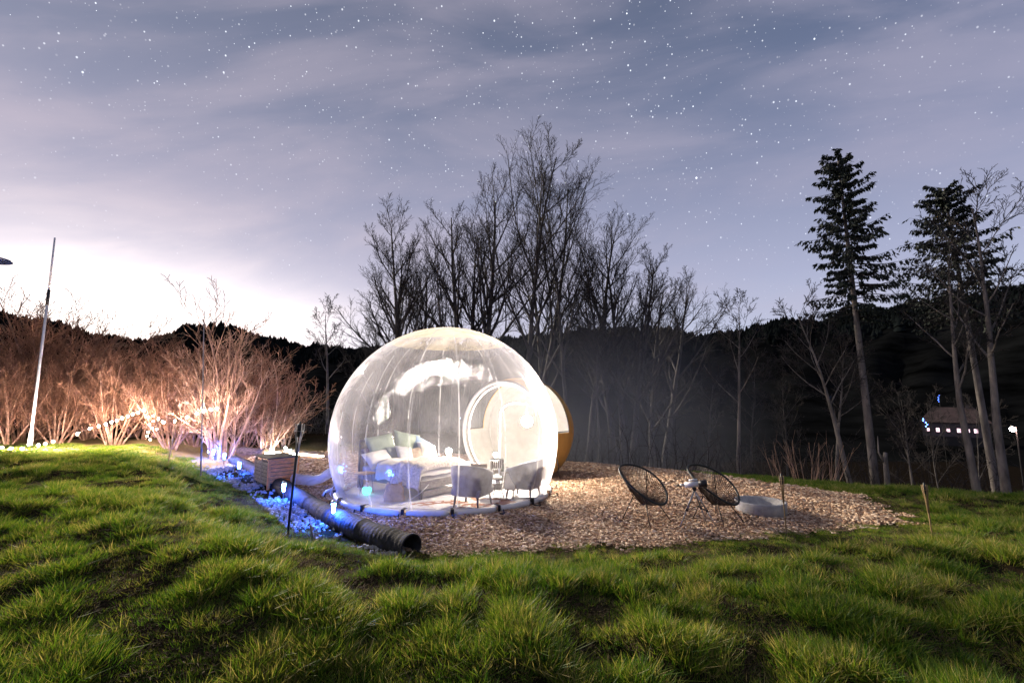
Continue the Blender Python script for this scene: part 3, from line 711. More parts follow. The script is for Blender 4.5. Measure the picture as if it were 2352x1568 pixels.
# ------------------------------------------------------------------ bubble tent
BC = Vector((-1.45, 10.3, 1.15)); BR = 2.45
AX = Vector((math.sin(R(35)), math.cos(R(35)), 0)); LAT = Vector((AX.y, -AX.x, 0)); UP = Vector((0, 0, 1))
def membrane(name, tint, base, edge, gloss, powr=3.0, grough=.10, bumpy=.35, bs=3.0):
    m, n, out = new_mat(name)
    tc = n.new('ShaderNodeTexCoord').outputs['Object']
    lw = n.new('ShaderNodeLayerWeight'); lw.inputs[0].default_value = .5
    w = n.noise(tc, bs, 5, .62, .6); w2 = n.noise(tc, bs * 5, 3, .6)
    h = n.math('ADD', w, n.math('MULTIPLY', w2, .18))
    bp = n.new('ShaderNodeBump'); bp.inputs['Strength'].default_value = bumpy; bp.inputs['Distance'].default_value = .05; n.t.links.new(h, bp.inputs['Height'])
    fac = n.math('ADD', n.math('MULTIPLY', n.math('POWER', lw.outputs['Facing'], powr), edge), base)
    smear = n.ramp(n.noise(tc, 1.1, 4, .6, .8), [(.42, .55), (.7, 1.5)])
    fac = n.math('MULTIPLY', fac, smear, clamp=True)
    di = n.new('ShaderNodeBsdfDiffuse'); di.inputs[0].default_value = (*tint, 1)
    tr = n.new('ShaderNodeBsdfTranslucent'); tr.inputs[0].default_value = (*tint, 1)
    mx = n.new('ShaderNodeMixShader'); mx.inputs[0].default_value = .6; n.t.links.new(di.outputs[0], mx.inputs[1]); n.t.links.new(tr.outputs[0], mx.inputs[2])
    tp = n.new('ShaderNodeBsdfTransparent'); m1 = n.new('ShaderNodeMixShader'); n.t.links.new(fac, m1.inputs[0]); n.t.links.new(tp.outputs[0], m1.inputs[1]); n.t.links.new(mx.outputs[0], m1.inputs[2])
    gl = n.new('ShaderNodeBsdfGlossy'); gl.inputs['Roughness'].default_value = grough; n.t.links.new(bp.outputs[0], gl.inputs['Normal'])
    m2 = n.new('ShaderNodeMixShader'); n.t.links.new(n.math('MULTIPLY_ADD', n.math('POWER', lw.outputs['Facing'], 2.5), gloss * 3, gloss, clamp=True), m2.inputs[0])
    n.t.links.new(m1.outputs[0], m2.inputs[1]); n.t.links.new(gl.outputs[0], m2.inputs[2]); n.t.links.new(m2.outputs[0], out.inputs[0])
    return m
m_bubble = membrane('clear_vinyl', (.88, .87, .92), .085, .78, .07, powr=2.6, grough=.06, bumpy=.22)
m_pane = membrane('clear_window_vinyl', (.85, .85, .86), .10, .4, .06)
m_seam = membrane('seam_vinyl', (.9, .9, .92), .34, .5, .1)
m_glow_tint = membrane('glow_tinted_vinyl', (.95, .84, .64), .24, .75, .06, powr=2.0)  # lamp glow and sky reflection on the dome top put into a cream tint
tent = empty('bubble_tent', (BC.x, BC.y, 0), 0, 'large clear inflated dome tent with ochre entrance porch on the wood chip terrace', 'bubble tent')
def sph(lat, lon, r=BR): return Vector((r * math.cos(lat) * math.sin(lon), r * math.cos(lat) * math.cos(lon), BC.z + r * math.sin(lat)))
lat0 = -math.asin((BC.z - .06) / BR)
def shell(name, la0, la1, mat, nlat, nlon=220, rr=BR):
    vs = []; fs = []
    for i in range(nlat + 1):
        la = la0 + (la1 - la0) * i / nlat
        for j in range(nlon): vs.append(sph(la, 2 * PI * j / nlon, rr))
    ca = math.cos(math.asin(1.26 / BR))
    for i in range(nlat):
        for j in range(nlon):
            k = (j + 1) % nlon; q = (i * nlon + j, i * nlon + k, (i + 1) * nlon + k, (i + 1) * nlon + j)
            c = sum((Vector(vs[t]) for t in q), Vector()) / 4 - Vector((0, 0, BC.z))
            if c.normalized().dot(AX) > ca: continue
            fs.append(q)
    MB().add(vs, fs).build(name, mat, tent, True)
shell('clear_membrane', lat0, R(58), m_bubble, 100)
shell('glow_tinted_crown', R(58), R(89.9), m_glow_tint, 26)  # top of the clear skin, split off to carry the painted glow
NS = 18
for i in range(NS):
    lo = 2 * PI * (i + .35) / NS; pts = []
    for t in range(41):
        la = lat0 + (R(88) - lat0) * t / 40; p = sph(la, lo, BR + .004)
        if (p - Vector((0, 0, BC.z))).normalized().dot(AX) > math.cos(math.asin(1.33 / BR)): 
            if pts: break
            continue
        pts.append(p)
    if len(pts) > 3:
        # flat welded tape
        vs = []; fs = []
        for k, p in enumerate(pts):
            e_ = Vector((math.cos(lo), -math.sin(lo), 0)) * .013
            vs += [p - e_, p + e_]
            if k: fs.append((2 * k - 2, 2 * k - 1, 2 * k + 1, 2 * k))
        MB().add(vs, fs).build('seam', m_seam, tent, True)
# ring of the doorway
rc = AX * math.sqrt(BR ** 2 - 1.3 ** 2) + Vector((0, 0, BC.z))
def ringpts(c, r, n_=56): return [c + LAT * (r * math.cos(t)) + UP * (r * math.sin(t)) for t in [2 * PI * k / n_ for k in range(n_)] if (c + UP * (r * math.sin(t))).z > .03]
def arch(c, r, tube, name, mat, par=None):
    ps = ringpts(c, r); i0 = min(range(len(ps)), key=lambda i: (ps[i].z, (ps[i] - c).dot(LAT))) if False else None
    ps = sorted(ps, key=lambda p: math.atan2((p - c).dot(LAT), (p - c).z + 1e-9))
    return MB().tube(ps, tube, 10).build(name, mat, par or tent, True)
arch(rc, 1.30, .045, 'door_ring', m_white_fabric); arch(rc + AX * .12, 1.22, .022, 'door_ring_inner', m_pvc_white)
# porch shell turned about the horizontal axis AX
prof = [(.0, 1.30), (.25, 1.37), (.6, 1.42), (.95, 1.43), (1.3, 1.38), (1.65, 1.22), (1.95, .95), (2.18, .6), (2.3, .0)]
def prof_r(s):
    for (a, ra_), (b_, rb) in zip(prof, prof[1:]):
        if a <= s <= b_:
            t = (s - a) / (b_ - a); return ra_ + (rb - ra_) * t
    return 0
def porch_pt(s, phi, off=0.0):
    r = max(prof_r(s) + off, .01); p = rc + AX * s + LAT * (r * math.cos(phi)) + UP * (r * math.sin(phi))
    if p.z < .03: p.z = .03
    return p
def in_window(s, phi):
    ph = phi % (2 * PI)
    return .18 < s < .98 and (R(1) < ph < R(62) or R(118) < ph < R(179))
def porch(name, mat, off, win):
    vs = []; fs = []; ns, nph = 46, 96
    for i in range(ns + 1):
        s = 2.299 * (i / ns)
        for j in range(nph): vs.append(porch_pt(s, 2 * PI * j / nph, off))
    for i in range(ns):
        s = 2.299 * (i + .5) / ns
        for j in range(nph):
            ph = 2 * PI * (j + .5) / nph
            if in_window(s, ph) != win: continue
            k = (j + 1) % nph; fs.append((i * nph + j, i * nph + k, (i + 1) * nph + k, (i + 1) * nph + j))
    return MB().add(vs, fs).build(name, mat, tent, True)
porch('porch_canvas', m_ochre, 0, False); porch('porch_lining', m_white_fabric, -.02, False)
for nm, phs in (('porch_window', (R(1), R(62))), ('porch_window', (R(118), R(179)))):
    vs = []; fs = []
    for i in range(15):
        for j in range(21): vs.append(porch_pt(.18 + .8 * i / 14, phs[0] + (phs[1] - phs[0]) * j / 20, -.01))
    for i in range(14):
        for j in range(20): fs.append((i * 21 + j, i * 21 + j + 1, (i + 1) * 21 + j + 1, (i + 1) * 21 + j))
    w_ = MB().add(vs, fs).build(nm, m_pane, tent, True)
    b0 = [porch_pt(.18 + .8 * i / 14, phs[0], .004) for i in range(15)] + [porch_pt(.98, phs[0] + (phs[1] - phs[0]) * j / 20, .004) for j in range(1, 21)] + \
         [porch_pt(0.98 - .8 * i / 14, phs[1], .004) for i in range(1, 15)] + [porch_pt(.18, phs[1] + (phs[0] - phs[1]) * j / 20, .004) for j in range(1, 20)]
    MB().tube(b0, .012, 6, closed=True).build('window_zip', m_strap, w_, True)
arch(rc + AX * 1.25, 1.36, .03, 'porch_hoop', m_white_fabric)
# base: groundsheet, white ballast tubes, straps
rb = BR * math.cos(lat0)
MB().lathe([(0.001, .03), (rb * .5, .032), (rb - .02, .034), (rb + .01, .01)], 72).build('groundsheet', M('grey_white_groundsheet', (.55, .54, .56), .5, .12, 3, .8, 9), tent, True)
nb_ = 17
for i in range(nb_):
    a0 = 2 * PI * (i + .04) / nb_; a1 = 2 * PI * (i + .94) / nb_
    am = (a0 + a1) / 2
    if Vector((math.sin(am), math.cos(am), 0)).dot(AX) > .86: continue
    pts = []; rr_ = []
    for t in range(13):
        a = a0 + (a1 - a0) * t / 12; pts.append(Vector(((rb + .055) * math.sin(a), (rb + .055) * math.cos(a), .062)))
        rr_.append((.058 if 0 < t < 12 else .035) * (1 + .05 * math.sin(i * 3 + t * 1.7)))
    MB().tube(pts, rr_, 12).build('ballast_tube', m_pvc_white, tent, True)
    a = a0 - .02
    p = Vector(((rb + .06) * math.sin(a), (rb + .06) * math.cos(a), 0)); o_ = Vector((math.sin(a), math.cos(a), 0)); tg = Vector((math.cos(a), -math.sin(a), 0))
    Mx = Matrix(((tg.x, o_.x, 0, p.x), (tg.y, o_.y, 0, p.y), (0, 0, 1, 0), (0, 0, 0, 1)))
    st = MB().box((0, -.02, .135), (.05, .14, .012), Mx).box((0, .055, .08), (.05, .012, .12), Mx).box((0, .13, .022), (.045, .16, .012), Mx).build('strap', m_strap, tent)
    MB().box((0, .03, .10), (.07, .05, .06), Mx, .8).build('buckle', m_oak if i % 2 else m_strap, st)
    MB().tube([Mx @ Vector((.0, .20, .10)), Mx @ Vector((.0, .23, .0)), Mx @ Vector((0, .24, -.06))], .012, 6).build('ground_peg', m_black, st)
# inflation collar and floor tape at the left
MB().tube([(-2.28, -.55, .15), (-2.36, -.62, .12), (-2.44, -.66, .03)], .03, 10).build('inflation_valve', m_pvc_white, tent, True)

# ------------------------------------------------------------------ lamps
m_key = EM('lamp_globe_light', (1.0, .86, .70), 1500.0)
m_warm = EM('warm_bulb_light', (1.0, .88, .78), 650.0)
m_fairy = EM('fairy_bulb_light', (1.0, .76, .63), 2500.0)
m_rope = EM('rope_bead_light', (1.0, .85, .6), 40.0)
m_blue = EM('blue_led_light', (.022, .12, 1.0), 1200.0)
m_teal = EM('teal_glow', (.10, .85, .70), 2.6)
m_cyan = EM('cyan_led_light', (.35, .75, 1.0), 900.0)
def ico(name, r, mat, parent, loc, sub=2, sz=1.0):
    bm = bmesh.new(); bmesh.ops.create_icosphere(bm, subdivisions=sub, radius=r)
    for v in bm.verts: v.co.z *= sz
    me = bpy.data.meshes.new(name); bm.to_mesh(me); bm.free(); me.materials.append(mat); me.shade_smooth()
    o = link(name, me, None, parent); o.location = loc; return o
lamp = empty('arc_floor_lamp', (-.30, 11.05, .04), 0, 'white arc floor lamp with glowing globe at the right inside the dome', 'floor lamp')
MB().lathe([(.001, 0), (.17, 0), (.17, .02), (.03, .03)], 28).build('base', m_white_plastic, lamp, True)
arc = [(0, 0, .02), (0, 0, .8), (0, 0, 1.55)] + [(.32 - .32 * math.cos(t), 0, 1.55 + .32 * math.sin(t)) for t in [R(q) for q in range(15, 91, 15)]] + [(.50, 0, 1.87), (.66, 0, 1.85)]
MB().tube(arc, .024, 12).build('stem', m_white_plastic, lamp, True)
MB().tube([(.66, 0, 1.85), (.66, 0, 1.55)], .008, 6).build('cable', m_white_plastic, lamp)
ico('globe', .13, m_key, lamp, (.66, 0, 1.43), 3)

def table_lamp(loc, label, r=.07, mat=None):
    t = empty('table_lamp', loc, 0, label, 'table lamp', None)
    MB().lathe([(.001, 0), (.05, 0), (.045, .015), (.012, .03), (.012, .09)], 16).build('base', m_white_plastic, t, True)
    ico('lamp_shade', r, mat or m_warm, t, (0, 0, .10 + r * .8), 2); return t
# bed frame in world: centre and heading
BEDA = R(-38.5); BED = Matrix.Translation((-2.11, 10.49, .04)) @ Matrix.Rotation(BEDA, 4, 'Z')
bed = empty('double_bed', (-2.11, 10.49, .04), BEDA, 'low double bed with wooden headboard inside the dome', 'bed')
fr = MB(); fr.box((0, -.79, .27), (2.06, .04, .16)).box((0, .79, .27), (2.06, .04, .16)).box((1.03, 0, .27), (.04, 1.62, .16)).box((-1.03, 0, .27), (.04, 1.62, .16)).box((0, 0, .21), (2.0, 1.52, .02))
fr.build('bed_frame', m_greywood, bed, bevel=.004)
for sx in (-1, 1):
    for sy in (-1, 1): MB().box((sx * 1.0, sy * .76, .095), (.05, .05, .19)).build('leg', m_leg, bed)
MB().box((0, 0, .36), (2.0, 1.56, .24)).build('mattress', m_mattress, bed, bevel=.05)
hf = MB()
for yy in (-.80, .80): hf.box((-1.07, yy, .52), (.035, .035, 1.04))
hf.box((-1.07, 0, 1.03), (.03, 1.6, .03)).box((-1.07, 0, .86), (.03, 1.6, .02))
h_ = hf.build('headboard', m_leg, bed)
for k in range(4): MB().box((-1.065, 0, .775 - k * .152), (.025, 1.56, .147)).build('plank', m_oak, h_, bevel=.004)
MB().box((1.06, 0, .10), (.015, 1.5, .10)).build('foot_board', m_greywood, bed)
# duvet
def duv(u, v):
    x = -.42 + u * 1.52; y = -1.12 + v * 2.24
    ny_ = float(vn(np.array([x * 2.2 + 5]), np.array([y * 2.2 + 5]), 1.0, 81)[0]); n2 = float(vn(np.array([x * 6 + y * 3]), np.array([y * 5]), 1.0, 82)[0])
    z = .52 + ny_ * .09 + n2 * .035; yy = y
    if abs(y) > .78: k = abs(y) - .78; yy = math.copysign(.80 + k * .12 + .02 * math.sin(x * 16), y); z -= k * .95
    xx = x
    if x > 1.0: xx = 1.03; z -= (x - 1.0) * 1.3
    if x < -.3: z += .03
    return (xx, yy, z)
d_ = MB().grid(duv, 64, 64).build('duvet', m_sheet, None, True); d_.matrix_world = BED; tag(d_, 'cream crumpled duvet spread over the double bed', 'duvet')
def thr(u, v):
    x = .25 + u * .80; y = -1.28 + v * 1.5
    wv = .02 * math.sin(x * 26 + y * 3) + .02 * float(vn(np.array([x * 5]), np.array([y * 5]), 1.0, 83)[0])
    z = .665 + wv; yy = y
    if y < -.76: k = -.76 - y; yy = -.845 - k * .15 + .03 * math.sin(x * 20); z = .655 + wv - k * .85
    xx = x
    if x > 1.0: xx = 1.07; z -= (x - 1.0) * 2.5
    return (xx, yy, z)
d_ = MB().grid(thr, 44, 44).build('throw_blanket', m_knit, None, True); d_.matrix_world = BED
tag(d_, 'knitted cream throw hanging over the near corner at the foot of the bed', 'blanket')
def pillow(name, w, h, t, mat, pos, tilt, spin, label, seed=0, world=None, cat='pillow', yaw=0):
    mb = MB(); nn = 17
    def f(sgn):
        def g(u, v):
            a = u * 2 - 1; b = v * 2 - 1
            e = max(0, (1 - abs(a) ** 2.6)) ** .5 * max(0, (1 - abs(b) ** 2.6)) ** .5
            wr = .10 * (float(vn(np.array([a * 2.5 + seed]), np.array([b * 2.5]), 1.0, 90)[0]) - .5)
            ex = 1 - .07 * (1 - abs(a)) * abs(b) - .03; ey = 1 - .07 * (1 - abs(b)) * abs(a)
            return (a * w / 2 * (1 - .06 * (1 - b * b)), b * h / 2 * (1 - .06 * (1 - a * a)), sgn * t / 2 * (e * (1 + wr * 3)) + wr * .12 * t)
        return g
    mb.grid(f(1), nn, nn); mb2 = MB().grid(f(-1), nn, nn)
    mb.add(mb2.v, [tuple(reversed(q)) for q in mb2.f])
    o = mb.build(name, mat, None, True)
    o.matrix_world = (world or BED) @ Matrix.Translation(pos) @ Matrix.Rotation(yaw, 4, 'Z') @ Matrix.Rotation(tilt, 4, 'Y') @ Matrix.Rotation(PI / 2 + spin, 4, 'Z')
    return tag(o, label, cat)
m_sage = M('sage_green_cotton', (.26, .31, .26), .85, .1, 5, .5, 20); m_sage_d = M('dark_sage_cotton', (.30, .34, .31), .85, .1, 5, .4, 20)
m_beige = M('beige_boucle', (.42, .33, .27), .9, .15, 30, .6, 60); m_pat = M('white_striped_cotton', (.55, .54, .54), .85, .10, 6, .4, stretch=(1, 9, 1))
m_lblue = M('light_blue_cotton', (.25, .34, .48), .85, .1, 5, .4); m_dark = M('dark_purple_plush', (.07, .05, .10), .95, .4, 20, .5)
pillow('pillow', .78, .62, .20, m_sage, (-.86, -.36, .84), R(68), R(6), 'big sage green pillow leaning on the left half of the headboard', 1)
pillow('pillow', .78, .62, .20, m_sage, (-.86, .38, .86), R(68), R(-14), 'big sage green pillow leaning on the right half of the headboard', 2)
pillow('pillow', .72, .46, .18, m_sheet, (-.62, -.60, .64), R(42), R(8), 'plump cream pillow lying at the near left corner of the bed head', 3)
pillow('cushion', .42, .40, .13, m_sage_d, (-.62, -.16, .70), R(60), R(0), 'dark sage cushion half hidden between the cream pillow and the striped one', 4, cat='cushion')
pillow('cushion', .44, .42, .15, m_pat, (-.45, -.02, .70), R(52), R(-12), 'white striped square cushion in the middle of the bed', 5, cat='cushion')
pillow('cushion', .50, .36, .14, m_beige, (-.50, .36, .66), R(45), R(10), 'beige textured cushion right of the striped one', 6, cat='cushion')
pillow('pillow', .52, .44, .20, m_sheet, (-.52, .72, .70), R(50), R(-18), 'crumpled cream pillow at the right side of the bed head', 7)
pillow('pillow', .60, .50, .18, m_lblue, (-.74, .76, .76), R(60), R(-35), 'light blue pillow behind the crumpled cream one', 8)
pillow('plush_toy', .26, .34, .16, m_dark, (-.88, -.74, .72), R(75), R(10), 'dark plush bundle at the left edge of the headboard', 9, cat='plush toy')

def round_table(name, loc, r, h, mat, label, wire=m_black):
    t = empty(name, loc, 0, label, 'side table')
    MB().lathe([(.001, h - .012), (r - .01, h - .012), (r, h - .006), (r, h + .006), (r - .01, h + .012), (.001, h + .012)], 32).build('table_top', mat, t, True)
    for k in range(3):
        a = 2 * PI * k / 3 + .3; c, s_ = math.cos(a), math.sin(a)
        MB().tube([(c * r * .6 - s_ * .05, s_ * r * .6 + c * .05, h - .01), (c * r * .85, s_ * r * .85, .01), (c * r * .6 + s_ * .05, s_ * r * .6 - c * .05, h - .01)], .006, 6).build('leg', wire, t)
    return t
round_table('side_table', (-3.08, 9.82, .04), .21, .42, m_oak, 'round light wood side table with wire legs left of the bed')
# teal lamp under that table
t = empty('mood_light', (-3.02, 9.78, .04), 0, 'small teal glowing mood light under the round side table', 'mood light')
MB().lathe([(.001, 0), (.06, 0), (.085, .03), (.095, .10), (.08, .14), (.001, .15)], 20).build('lamp_body', m_teal, t, True)
MB().lathe([(.05, .15), (.05, .17), (.001, .18)], 16).build('lid', m_white_plastic, t, True)
# crate and lamp right of bed
t = empty('bedside_crate', (-1.62, 11.78, .04), R(-20), 'pale woven crate used as bedside table right of the bed', 'crate')
for k in range(4): MB().box((0, 0, .07 + k * .115), (.36, .34, .10)).build('slat', m_greywood, t, bevel=.006)
MB().lathe([(.001, .465), (.22, .465), (.22, .485), (.001, .485)], 28).build('table_top', m_oak, t)
table_lamp((-1.60, 11.78, .53), 'glowing table lamp on the crate right of the bed', .075)
t = round_table('stool', (-.42, 11.85, .04), .14, .40, m_white_plastic, 'small white stool in the porch doorway')
table_lamp((-.42, 11.85, .455), 'small glowing lamp on the white stool in the porch doorway', .05)
# bag
bx_, by_ = G(905, 1150, .04).x, G(905, 1150, .04).y
t = empty('tote_bag', (bx_, by_, .04), R(12), 'brown paper tote bag with rope handles on the dome floor in front of the bed', 'bag')
def bagw(u, v):
    a = u * 2 * PI; z = v * .34; sq = 1 - .45 * v
    c, s_ = math.cos(a), math.sin(a); p = 3.5
    rx = (abs(c) ** p + abs(s_) ** p) ** (-1 / p)
    return (.20 * rx * c * (1 - .35 * v ** 2) + .012 * math.sin(z * 40 + a * 2), .11 * rx * s_ * sq + .008 * math.sin(z * 30 + a * 5), z + .03 * v * math.cos(2 * a))
MB().grid(bagw, 41, 14).build('bag_body', m_kraft, t, True)
for sy in (-1, 1): MB().tube([(-.07, sy * .05, .30), (-.065, sy * .045, .40), (-.02, sy * .03, .46), (.03, sy * .03, .46), (.065, sy * .045, .39), (.07, sy * .05, .30)], .009, 8).build('handle', m_sheet, t, True)

def armchair(loc, rz, fab, label, group=None):
    t = empty('armchair', loc, rz, label, 'armchair', 'velvet tub armchairs in the dome')
    # tub shell open to +x ; outer wall tapers downward
    mb = MB(); n_ = 37; vs = []; fs = []
    rows = [(.20, .31, .30), (.20, .33, .33), (.40, .355, .35), (.62, .375, .37), (.735, .385, .375)]
    def ring(z, ro, thick, zi, k):
        a = R(48) + R(264) * k / (n_ - 1)
        back = .5 - .5 * math.cos((k / (n_ - 1)) * 2 * PI); back = back ** .6
        top = .60 + .17 * back
        return a, top
    prof_o = [(.20, .335), (.24, .345), (.42, .36), (.62, .375), (.70, .385)]
    for k in range(n_):
        a, top = ring(0, 0, 0, 0, k); c, s_ = math.cos(a), math.sin(a)
        sc = top / .77
        def P(r, z): 
            q = (abs(c) ** 2.6 + abs(s_) ** 2.6) ** (-1 / 2.6)
            return (r * q * c - .0, r * q * s_, z)
        for z, r_ in ((.21, .30), (.23, .33), (.40, .35), (.58, .365), (.70, .375), (.755, .37), (.77, .345), (.755, .31), (.70, .285), (.55, .275), (.40, .27), (.34, .26)):
            vs.append(P(r_, .21 + (z - .21) * (top - .21) / .56))
    m_ = 12
    for k in range(n_ - 1):
        for j in range(m_ - 1): fs.append((k * m_ + j, (k + 1) * m_ + j, (k + 1) * m_ + j + 1, k * m_ + j + 1))
    fs.append(tuple(range(m_))); fs.append(tuple(reversed(range((n_ - 1) * m_, n_ * m_))))
    mb.add(vs, fs).build('backrest', fab, t, True)
    MB().box((.02, 0, .27), (.60, .60, .13)).build('seat_base', fab, t, bevel=.03)
    MB().box((.05, 0, .38), (.52, .50, .11)).build('seat_cushion', fab, t, bevel=.04)
    for sx, sy in ((.24, .24), (.24, -.24), (-.22, .22), (-.22, -.22)):
        MB().tube([(sx, sy, .22), (sx * 1.12, sy * 1.12, 0)], [.024, .014], 10).build('leg', m_leg, t, True)
    return t
armchair((-.74, 8.72, .05), R(68), m_grayfab, 'grey velvet tub armchair seen from behind at the front of the dome')
armchair((.24, 9.45, .04), R(155), m_bluefab, 'blue grey velvet tub armchair at the right side of the dome')
pillow('cushion', .36, .34, .12, m_beige, (0, 0, 0), R(70), 0, 'small beige cushion on the seat of the grey armchair', 12, world=Matrix.Translation((-.62, 8.98, .62)), yaw=R(70), cat='cushion')
# coffee table with bottle, glasses, lantern
CT = Vector((-.16, 9.65, .04))
t = empty('coffee_table', CT, 0, 'low dark round coffee table between the two armchairs', 'table')
MB().lathe([(.001, .335), (.24, .335), (.245, .35), (.24, .362), (.001, .362)], 32).build('table_top', m_black, t, True)
for k in range(4):
    a = PI / 4 + k * PI / 2; MB().tube([(.17 * math.cos(a), .17 * math.sin(a), .34), (.23 * math.cos(a + .8), .23 * math.sin(a + .8), .0)], .008, 6).build('leg', m_black, t)
t = empty('wine_bottle', CT + Vector((-.02, -.06, .362)), 0, 'dark green wine bottle standing on the coffee table', 'bottle')
MB().lathe([(.001, 0), (.037, 0), (.038, .01), (.038, .17), (.032, .20), (.016, .23), (.0145, .28), (.001, .28)], 20).build('bottle_body', m_glassgreen, t, True)
MB().lathe([(.0162, .262), (.0172, .264), (.0172, .285), (.001, .302)], 14).build('foil', m_black, t, True)
MB().lathe([(.0388, .05), (.0388, .13)], 20).build('paper_label', m_white_plastic, t, True)
m_glass, n, out = new_mat('clear_glass')
gg = n.new('ShaderNodeBsdfGlossy'); gg.inputs['Roughness'].default_value = .03; tp = n.new('ShaderNodeBsdfTransparent'); tp.inputs[0].default_value = (.8, .82, .84, 1)
fr_ = n.new('ShaderNodeLayerWeight'); fr_.inputs[0].default_value = .35; mx = n.new('ShaderNodeMixShader'); n.t.links.new(fr_.outputs['Facing'], mx.inputs[0]); n.t.links.new(tp.outputs[0], mx.inputs[1]); n.t.links.new(gg.outputs[0], mx.inputs[2]); n.t.links.new(mx.outputs[0], out.inputs[0])
m_wine = M('dark_wine', (.05, .008, .015), .15, .1, 5, 0)
for dx, dy, lab in ((.10, -.03, 'wine glass beside the bottle near the blue grey armchair'), (.04, .09, 'wine glass behind the bottle on the coffee table')):
    t = empty('wine_glass', CT + Vector((dx, dy, .362)), 0, lab, 'wine glass', 'wine glasses on the coffee table')
    MB().lathe([(.034, .002), (.005, .008), (.004, .08), (.03, .105), (.041, .14), (.036, .20)], 20).build('glass_bowl', m_glass, t, True)
    MB().lathe([(.004, .088), (.028, .107), (.037, .132), (.001, .133)], 18).build('wine', m_wine, t, True)
t = empty('lantern', (-.33, 10.35, .04), R(10), 'dark metal framed lantern on a low stand behind the coffee table', 'lantern')
ln = MB()
for sx in (-.13, .13):
    for sy in (-.08, .08): ln.box((sx, sy, .38), (.014, .014, .52))
ln.box((0, 0, .64), (.28, .18, .015)).box((0, 0, .12), (.28, .18, .015)).build('frame', m_black, t)
for k in range(6): MB().box((-.11 + k * .044, -.085, .54), (.034, .006, .18)).build('slat', m_leg, t)
MB().lathe([(.001, .13), (.04, .13), (.04, .32), (.001, .33)], 16).build('candle', m_white_plastic, t, True)
MB().box((0, 0, .055), (.24, .16, .11)).build('stand', m_leg, t)
# small sign on stand
sp = G(1178, 1149, .04)
t = empty('sign_stand', (sp.x, sp.y, .04), R(-8), 'small white framed board on a short stand in front of the blue grey armchair', 'sign stand')
Mx = Matrix.Translation((-.05, 0, .36)) @ Matrix.Rotation(R(-10), 4, 'X') @ Matrix.Rotation(R(7), 4, 'Y')
MB().box((0, 0, 0), (.22, .008, .30), Mx).build('board', m_white_plastic, t)
fb = MB(); fb.box((0, -.004, .155), (.24, .018, .014), Mx).box((0, -.004, -.155), (.24, .018, .014), Mx).box((-.115, -.004, 0), (.014, .018, .30), Mx).box((.115, -.004, 0), (.014, .018, .30), Mx).build('frame', M('red_brown_frame', (.10, .04, .025), .5, .3), t)
MB().tube([(0, .03, .22), (0, .03, .02)], .014, 8).lathe([(.001, .0), (.07, .0), (.06, .015), (.001, .02)], 16, (0, .03, 0)).build('stand', m_steel, t, True)
# cowhide rug
m_hide, n, out = new_mat('brown_and_white_cowhide')
p = n.new('ShaderNodeBsdfPrincipled'); tc = n.new('ShaderNodeTexCoord').outputs['Object']
f = n.ramp(n.noise(tc, 2.6, 3, .5, .5), [(.47, 0.0), (.51, 1.0)])
n.t.links.new(n.mix(f, (.72, .68, .64), (.30, .12, .06)), p.inputs['Base Color']); p.inputs['Roughness'].default_value = .9
n.t.links.new(p.outputs[0], out.inputs[0])
vs = [(0, 0, .012)]; nn = 60
for k in range(nn):
    a = 2 * PI * k / nn; r = .78 + .10 * math.cos(2 * a) + .13 * math.cos(4 * a + .4) + .04 * math.sin(9 * a); vs.append((r * 1.15 * math.cos(a), r * .62 * math.sin(a), .008))
d_ = MB().add(vs, [(0, 1 + k, 1 + (k + 1) % nn) for k in range(nn)]).build('cowhide_rug', m_hide); d_.location = (-.72, 8.98, .034); d_.rotation_euler = (0, 0, R(8))
tag(d_, 'brown and white cowhide rug on the dome floor under the grey armchair', 'rug')
rg = MB().grid(lambda u, v: ((u - .5) * 1.9, (v - .5) * .9, .006 + .004 * math.sin(u * 40) * math.sin(v * 23)), 30, 16).build('floor_mat', M('cream_flat_rug', (.62, .60, .58), .9, .12, 8, .5)); rg.location = (-1.45, 8.95, .036); rg.rotation_euler = (0, 0, R(-8)); tag(rg, 'cream flat rug on the dome floor between the bag and the cowhide', 'rug')
pw = MB().tube([Vector((-1.62, 9.15, .35)), Vector((-1.75, 8.98, .22)), Vector((-1.95, 8.85, .10)), Vector((-2.1, 8.82, .05))], .006, 6).build('power_cable', m_white_plastic, None, True)
tag(pw, 'white cable hanging from the bed foot down to the bag', 'cable')
# folded black stand seen through the porch window
t = empty('folding_stand', (.98, 11.62, .04), 0, 'thin black folding stand inside the porch window', 'stand')
for a, b_ in (((0, 0, 1.55), (.22, .1, .0)), ((.02, 0, 1.5), (.05, .35, .0)), ((-.06, 0, 1.55), (-.1, .1, .0))): MB().tube([a, b_], .012, 6).build('leg', m_black, t)
MB().box((-.02, 0, 1.56), (.16, .03, .02)).box((0, .0, 1.42), (.07, .03, .12)).build('head', m_black, t)

